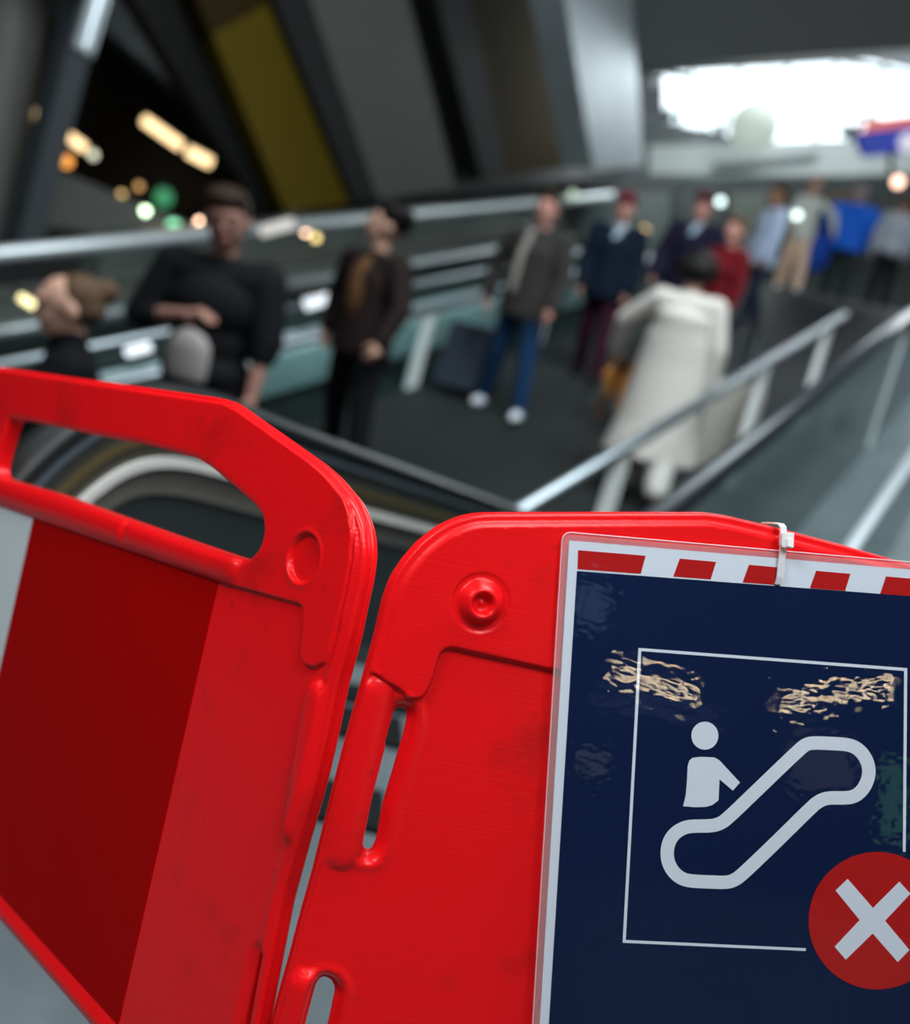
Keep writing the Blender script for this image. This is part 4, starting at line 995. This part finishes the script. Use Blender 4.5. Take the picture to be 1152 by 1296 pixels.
# jeans
pj_ = person('person in blue jeans, white trainers and grey jacket with pale lapel', 697, 247, 1.82, turn(DOWN, 8),
       skeleton(1.82, armL=(8, 18, 16), armR=(-10, 22, 28), legL=(10, 4), legR=(-6, 10), head=(0, 0, 0), spread=(6, 10)), 'pink',
       [('trousers', mat('blue_denim', (.009, .036, .095), .8)), ('jacket', mat('grey_brown_jacket', (.034, .032, .030), .8, noise=.2), .03), ('lapel', mat('pale_fleece_lapel', (.28, .25, .23), .9), .0, (1,))], (HB, 'short'), shoes='white_shoes', vox=.012)
# crew
NAVYC = mat('navy_uniform', (.004, .009, .020), .8); MAR = mat('maroon_cloth', (.036, .006, .017), .8); MARH = mat('maroon_cap', (.13, .012, .03), .7)
COLLAR = mat('pale_blue_scarf', (.42, .52, .62), .7)
person('person in navy jacket, maroon cap and maroon trousers with pale blue scarf', 795, 250, 1.74, turn(DOWN, 12),
       skeleton(1.74, armL=(5, 15, 10), armR=(5, 15, 10), legL=(10, 4), legR=(-10, 12)), 'pink', [('trousers', MAR), ('jacket', NAVYC, .045), ('scarf', COLLAR)], (HB, 'short'), vox=.013, hat=MARH)
person('person in navy jacket and dark maroon cap, half hidden behind the cream coat', 893, 250, 1.76, DOWN,
       skeleton(1.76, armL=(5, 25, 20), armR=(5, 25, 20), legL=(8, 4), legR=(-8, 10)), 'pink', [('trousers', NAVYC), ('jacket', mat('navy_red_uniform', (.010, .009, .026), .8), .05), ('scarf', COLLAR)], (HB, 'short'), vox=.013, hat=mat('dark_maroon_cap', (.07, .012, .02), .7))
# cream coat
CREAMC = mat('cream_coat', (.64, .61, .565), .8, noise=.06, nscale=3)
pc_ = person('person with black hair in long cream coat, walking up the ramp', 888, 322, 1.70, turn(UPH, 12),
       skeleton(1.70, armL=(20, 5, 42), armR=(-5, 8, 14), legL=(12, 4), legR=(-12, 14), head=(-22, 0, 0), female=True, hs=1.12), 'light',
       [('trousers', mat('white_trousers', (.70, .70, .65), .8), .03), ('coat', CREAMC, .035, .30)], (HBK, 'bob'), shoes='brown_boots', vox=.012, wide=1.14)
# people further up
person('person in red top with brown hair, far up the ramp', 937, 270, 1.73, turn(DOWN, -20), skeleton(1.66, female=True), 'pink', [('trousers', BLK), ('shirt', mat('red_top', (.14, .008, .012), .8), .03)], (HBR, 'long'), vox=.016, dz=0)
person('person in pale blue shirt and dark trousers with dark brown hair', 990, 236, 1.78, turn(DOWN, -50), skeleton(1.78, legL=(10, 2), legR=(-10, 8)), 'brown', [('trousers', mat('navy_trousers', (.012, .018, .035), .8)), ('jacket', mat('pale_blue_shirt', (.42, .50, .68), .8), .03)], (HB, 'short'), vox=.016)
person('person in cream jacket and peach trousers with light brown hair, arm out', 1037, 218, 1.78, turn(DOWN, 20), skeleton(1.78, armL=(10, 10, 55), armR=(10, 30, 15), female=True, legL=(12, 2), legR=(-10, 8)), 'light', [('trousers', mat('peach_trousers', (.72, .50, .36), .8), .03), ('jacket', mat('light_cream_jacket', (.50, .52, .48), .8), .02)], (HBL, 'long'), vox=.016, shoes='white_shoes')
person('person in bright blue hooded jacket, back turned, upper right', 1096, 222, 1.80, turn(UPH, 5), skeleton(1.80, armL=(10, 20, 22), armR=(10, 20, 22), legL=(8, 2), legR=(-8, 8)), 'light', [('trousers', mat('dark_green_trousers', (.018, .025, .026), .8)), ('jacket', mat('bright_blue_jacket', (.015, .12, .62), .7, noise=.2), .065), ('hood', bpy.data.materials['bright_blue_jacket'])], (mat('grey_hair', (.30, .24, .22), .6), 'short'), vox=.016, wide=1.25)
person('person in pale grey top and black trousers at the right edge', 1152, 238, 1.72, turn(UPH, 20), skeleton(1.72, armL=(8, 10, 14)), 'light', [('trousers', BLK), ('shirt', mat('pale_grey_top', (.36, .40, .46), .8), .05)], (HBR, 'short'), vox=.016)

# ---- things carried
# pale bag held by the man in black
hnd = WM[pm_.name] @ (sk_.wr[1] + sk_.fd[1] * .10 + sk_.drop); bc = hnd - Vector((.03, .05, .205)); pv = (bc - EYE); print('BAG px', 576 + F * (cr * pv.dot(RT) / pv.dot(FW) + sr * pv.dot(UP) / pv.dot(FW)), 648 + F * (sr * pv.dot(RT) / pv.dot(FW) - cr * pv.dot(UP) / pv.dot(FW)), pv.dot(FW))
bg = thing('carrier_bag', 'pale pinkish grey bag held by the man in black', 'bag', bc - UP * .12, rot=None)
Rb = Euler((0, 0, math.atan2(-.3, 1))).to_matrix()
def rb(x, y, z): return bc + Rb @ Vector((x, y, z))
blob('bag_body', [ (lambda vf: ([bc + Rb @ v for v in vf[0]], vf[1]))(ellip((0, 0, 0), (.125, .06, .13))), (lambda vf: ([bc + Rb @ v for v in vf[0]], vf[1]))(rings([(-.13, 0, 0, .115, .055), (-.05, 0, 0, .125, .06), (.05, 0, 0, .12, .055)]))], mat('pale_bag', (.36, .32, .31), .7, noise=.1, nscale=8), None, .008)
bag_b = bpy.data.objects[-1] if False else [o for o in C.objects if o.name.startswith('bag_body')][-1]
for v in bag_b.data.vertices: v.co = v.co - (bc - UP * .12)
bag_b.parent = bg
V, Fc = tube([rb(-.06, 0, .11), rb(-.05, 0, .17), rb(0, 0, .20), rb(.05, 0, .17), rb(.06, 0, .11)], .010, 8); build('bag_handle', V, Fc, BLK, bg)
# dark rolling case by the jeans
def case(label, px, py, m, wd_, hg, dp, face, lean_=0):
    p = on_ramp(px, py); yaw = math.atan2(-face.x, face.y); R = Euler((0, 0, yaw)).to_matrix() @ Euler((D_(lean_), 0, 0)).to_matrix()
    t = thing('suitcase', label, 'suitcase', p, R)
    pr = smooth_poly([Vector((-wd_ / 2, .05)), Vector((wd_ / 2, .05)), Vector((wd_ / 2, hg)), Vector((-wd_ / 2, hg))], .05, 5)
    V, Fc = prism([Vector((q.x, -dp / 2, q.y)) for q in pr], Vector((0, dp, 0))); o = build('shell', V, Fc, m, t, world=False)
    md = o.modifiers.new('b', 'BEVEL'); md.width = .02; md.segments = 3
    for sg in (-1, 1):
        V, Fc = tube([(sg * wd_ * .3 - .015, -dp * .3, .035), (sg * wd_ * .3 + .015, -dp * .3, .035)], .035, 12); build('wheel', V, Fc, DARKM, t, world=False)
        V, Fc = tube([(sg * .07, -dp * .35, hg), (sg * .07, -dp * .35, hg + .38)], .009, 8); build('handle_tube', V, Fc, STEEL, t, world=False)
    V, Fc = tube([(-.09, -dp * .35, hg + .38), (.09, -dp * .35, hg + .38)], .016, 8); build('grip', V, Fc, DARKM, t, world=False)
    return t
case('dark blue grey rolling suitcase left of the person in jeans', 578, 500, mat('blue_grey_case', (.035, .045, .062), .5), .42, .62, .24, turn(DOWN, 0), 12)
case('cream rolling suitcase behind the person in the cream coat', 905, 600, mat('cream_case', (.52, .50, .45), .5), .36, .72, .24, turn(UPH, 0), 0)
# blue bag beside the blue jacket
bb = on_ramp(1022, 364); tb = thing('duffel_bag', 'deep blue bag hanging beside the person in the blue jacket', 'bag', bb + Vector((0, 0, .55)))
blob('bag_shell', [ellip((0, 0, 0), (.22, .16, .33))], mat('deep_blue_bag', (.01, .05, .30), .7), tb, .02)
V, Fc = tube([(-.1, 0, .28), (-.07, 0, .5), (.07, 0, .5), (.1, 0, .28)], .015, 8); build('strap', V, Fc, DARKM, tb, world=False)
# dog
dgp = on_ramp(778, 548); yawd = math.atan2(-turn(DOWN, 35).x, turn(DOWN, 35).y)
dog = thing('dog', 'tan and black dog walking beside the person in the cream coat', 'dog', dgp, Euler((0, 0, yawd)).to_matrix())
TAN = mat('tan_fur', (.50, .20, .05), .9, noise=.3, nscale=20); SAD = mat('black_fur', (.012, .010, .010), .9)
Q = [ellip((0, .16, .47), (.10, .17, .14)), ellip((0, -.10, .50), (.085, .20, .11)), ellip((0, -.27, .49), (.09, .13, .12)), capsule((0, .26, .52), .085, (0, .40, .70), .06), ellip((0, .43, .74), (.062, .085, .065)), capsule((0, .47, .73), .042, (0, .60, .70), .026), ellip((0, .625, .705), (.015, .012, .012)),
     capsule((0, -.38, .52), .028, (0, -.62, .32), .018)]
for sg in (-1, 1):
    Q += [capsule((sg * .045, .41, .79), .022, (sg * .055, .40, .86), .008),
          capsule((sg * .07, .20, .42), .052, (sg * .07, .18 + sg * .05, .24), .032), capsule((sg * .07, .18 + sg * .05, .24), .03, (sg * .07, .22 + sg * .08, .04), .022), capsule((sg * .07, .22 + sg * .08, .03), .026, (sg * .07, .27 + sg * .08, .022), .022),
          capsule((sg * .07, -.28, .44), .075, (sg * .07, -.18 - sg * .05, .28), .042), capsule((sg * .07, -.18 - sg * .05, .28), .038, (sg * .07, -.36 - sg * .06, .16), .024), capsule((sg * .07, -.36 - sg * .06, .16), .024, (sg * .07, -.32 - sg * .06, .03), .020), capsule((sg * .07, -.32 - sg * .06, .025), .025, (sg * .07, -.26 - sg * .06, .022), .022)]
blob('body', Q, TAN, dog, .010)
blob('black_saddle', [ellip((0, -.06, .535), (.098, .26, .098)), ellip((0, .14, .54), (.095, .14, .09))], SAD, dog, .012)
for sg in (-1, 1):
    V, Fc = ellip((sg * .035, .495, .76), (.008, .008, .008)); build('eye', V, Fc, EYE_M, dog, world=False, smooth=True)

area_light('ramp_fill', (2.8, 3.6, 9.6), (2.2, 10, 0), 6, 1900, (.88, .97, 1), 6)  # added overhead fill for the ramp; the ceiling has no opening
area_light('window_daylight', (8.0, 25.8, 6.2), (4, 10, 0), 9, 1300, (.88, .97, 1), 3)
area_light('rear_fill', (2.5, -5, 9.5), (0.3, 1, .8), 4, 110, (.90, .97, 1), 4)  # added fill from behind the viewer, under a closed ceiling
area_light('gallery_fill', (5, 21.4, 8.2), (5, 24, 3.6), 4, 200, (.92, .98, 1), 2)  # added fill to brighten the gallery front and shop front
area_light('left_fill', (-5.5, 5, 10.0), (-7, 11, 1), 6, 380, (.90, .97, 1), 6)  # added fill for the dim left side of the hall
def mirrored(x, y, dist):
    P_ = onR(st(x, y, 'R'), NB); d_ = (P_ - EYE).normalized(); n_ = rR @ Vector((0, 0, 1)); return P_ + (d_ - n_ * 2 * d_.dot(n_)) * dist
for (x, y, w_, h_, c_, st_s, lab) in ((1040, 965, .42, .30, (.55, .50, .60), .9, 'dim mauve added glow panel behind the viewer, mirrored in the notice'), (1132, 1010, .16, .42, (.30, .90, .45), 1.6, 'green added glow panel behind the viewer, mirrored in the notice'), (752, 965, .16, .14, (.6, .65, .65), 1.3, 'small white added glow panel behind the viewer, mirrored in the notice'), (752, 765, .18, .26, (.40, .60, .95), 1.6, 'blue lit shop window behind the viewer, mirrored in the notice'), (835, 895, .9, .08, (.3, .4, .7), .8, 'long blue added glow panel behind the viewer, mirrored in the notice')):
    c = mirrored(x, y, 5.2); o = build('glow_panel', *box(c - Vector((w_ / 2, 0, h_ / 2)), Vector((w_, 0, 0)), Vector((0, -.05, 0)), Vector((0, 0, h_))), emis('panel_glow_%d_%d' % (x, y), c_, st_s)); tag(o, lab, 'glow panel')  # added glowing panels, placed only to be mirrored in the notice
for k, ((xa, ya), (xb, yb_), dist) in enumerate((((772, 846), (880, 880), 5.0), ((985, 890), (1125, 868), 5.0))):
    n_ = rR @ Vector((0, 0, 1)); E_ = []
    for (x, y) in ((xa, ya), (xb, yb_)):
        P_ = onR(st(x, y, 'R'), NB); d_ = (P_ - EYE).normalized(); R_ = d_ - n_ * 2 * d_.dot(n_); E_.append(P_ + R_ * dist)
    t = thing('strip_lamp', ['warm strip lamp behind the viewer, mirrored left in the notice', 'warm strip lamp behind the viewer, mirrored right in the notice'][k], 'strip lamp', (E_[0] + E_[1]) / 2)
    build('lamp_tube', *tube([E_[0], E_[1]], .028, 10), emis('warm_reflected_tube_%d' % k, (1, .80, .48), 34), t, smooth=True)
    build('housing', *box(E_[0] + Vector((0, -.05, .048)), E_[1] - E_[0], Vector((0, .1, 0)), Vector((0, 0, .03))), DARKM, t)

# ------------------------------------------------------------------ lights
area_light('barrier_fill', (0.40, .02, 2.2), (0.25, .85, 1.0), 0.65, 19, (.93, .97, 1), .5)  # unseen fill added close above the barriers, falling off towards their feet
area_light('barrier_fill_left', (-1.10, -.02, 2.3), (-.5, 1.0, .9), 0.65, 25, (.93, .97, 1), .5)  # unseen fill added so the left panel gets light too
w = bpy.data.worlds.new('daylight'); bpy.context.scene.world = w; w.use_nodes = True
w.node_tree.nodes['Background'].inputs[0].default_value = (.90, .98, 1.0, 1); w.node_tree.nodes['Background'].inputs[1].default_value = 3.0
sc = bpy.context.scene
sc.view_settings.view_transform = 'Standard'; sc.view_settings.look = 'None'; sc.view_settings.gamma = 1; sc.view_settings.use_curve_mapping = False
sc.view_settings.exposure = 0
sc.cycles.use_denoising = True; sc.cycles.max_bounces = 6; sc.cycles.transparent_max_bounces = 24; sc.cycles.sample_clamp_indirect = 4
sc.cycles.caustics_reflective = False; sc.cycles.caustics_refractive = False
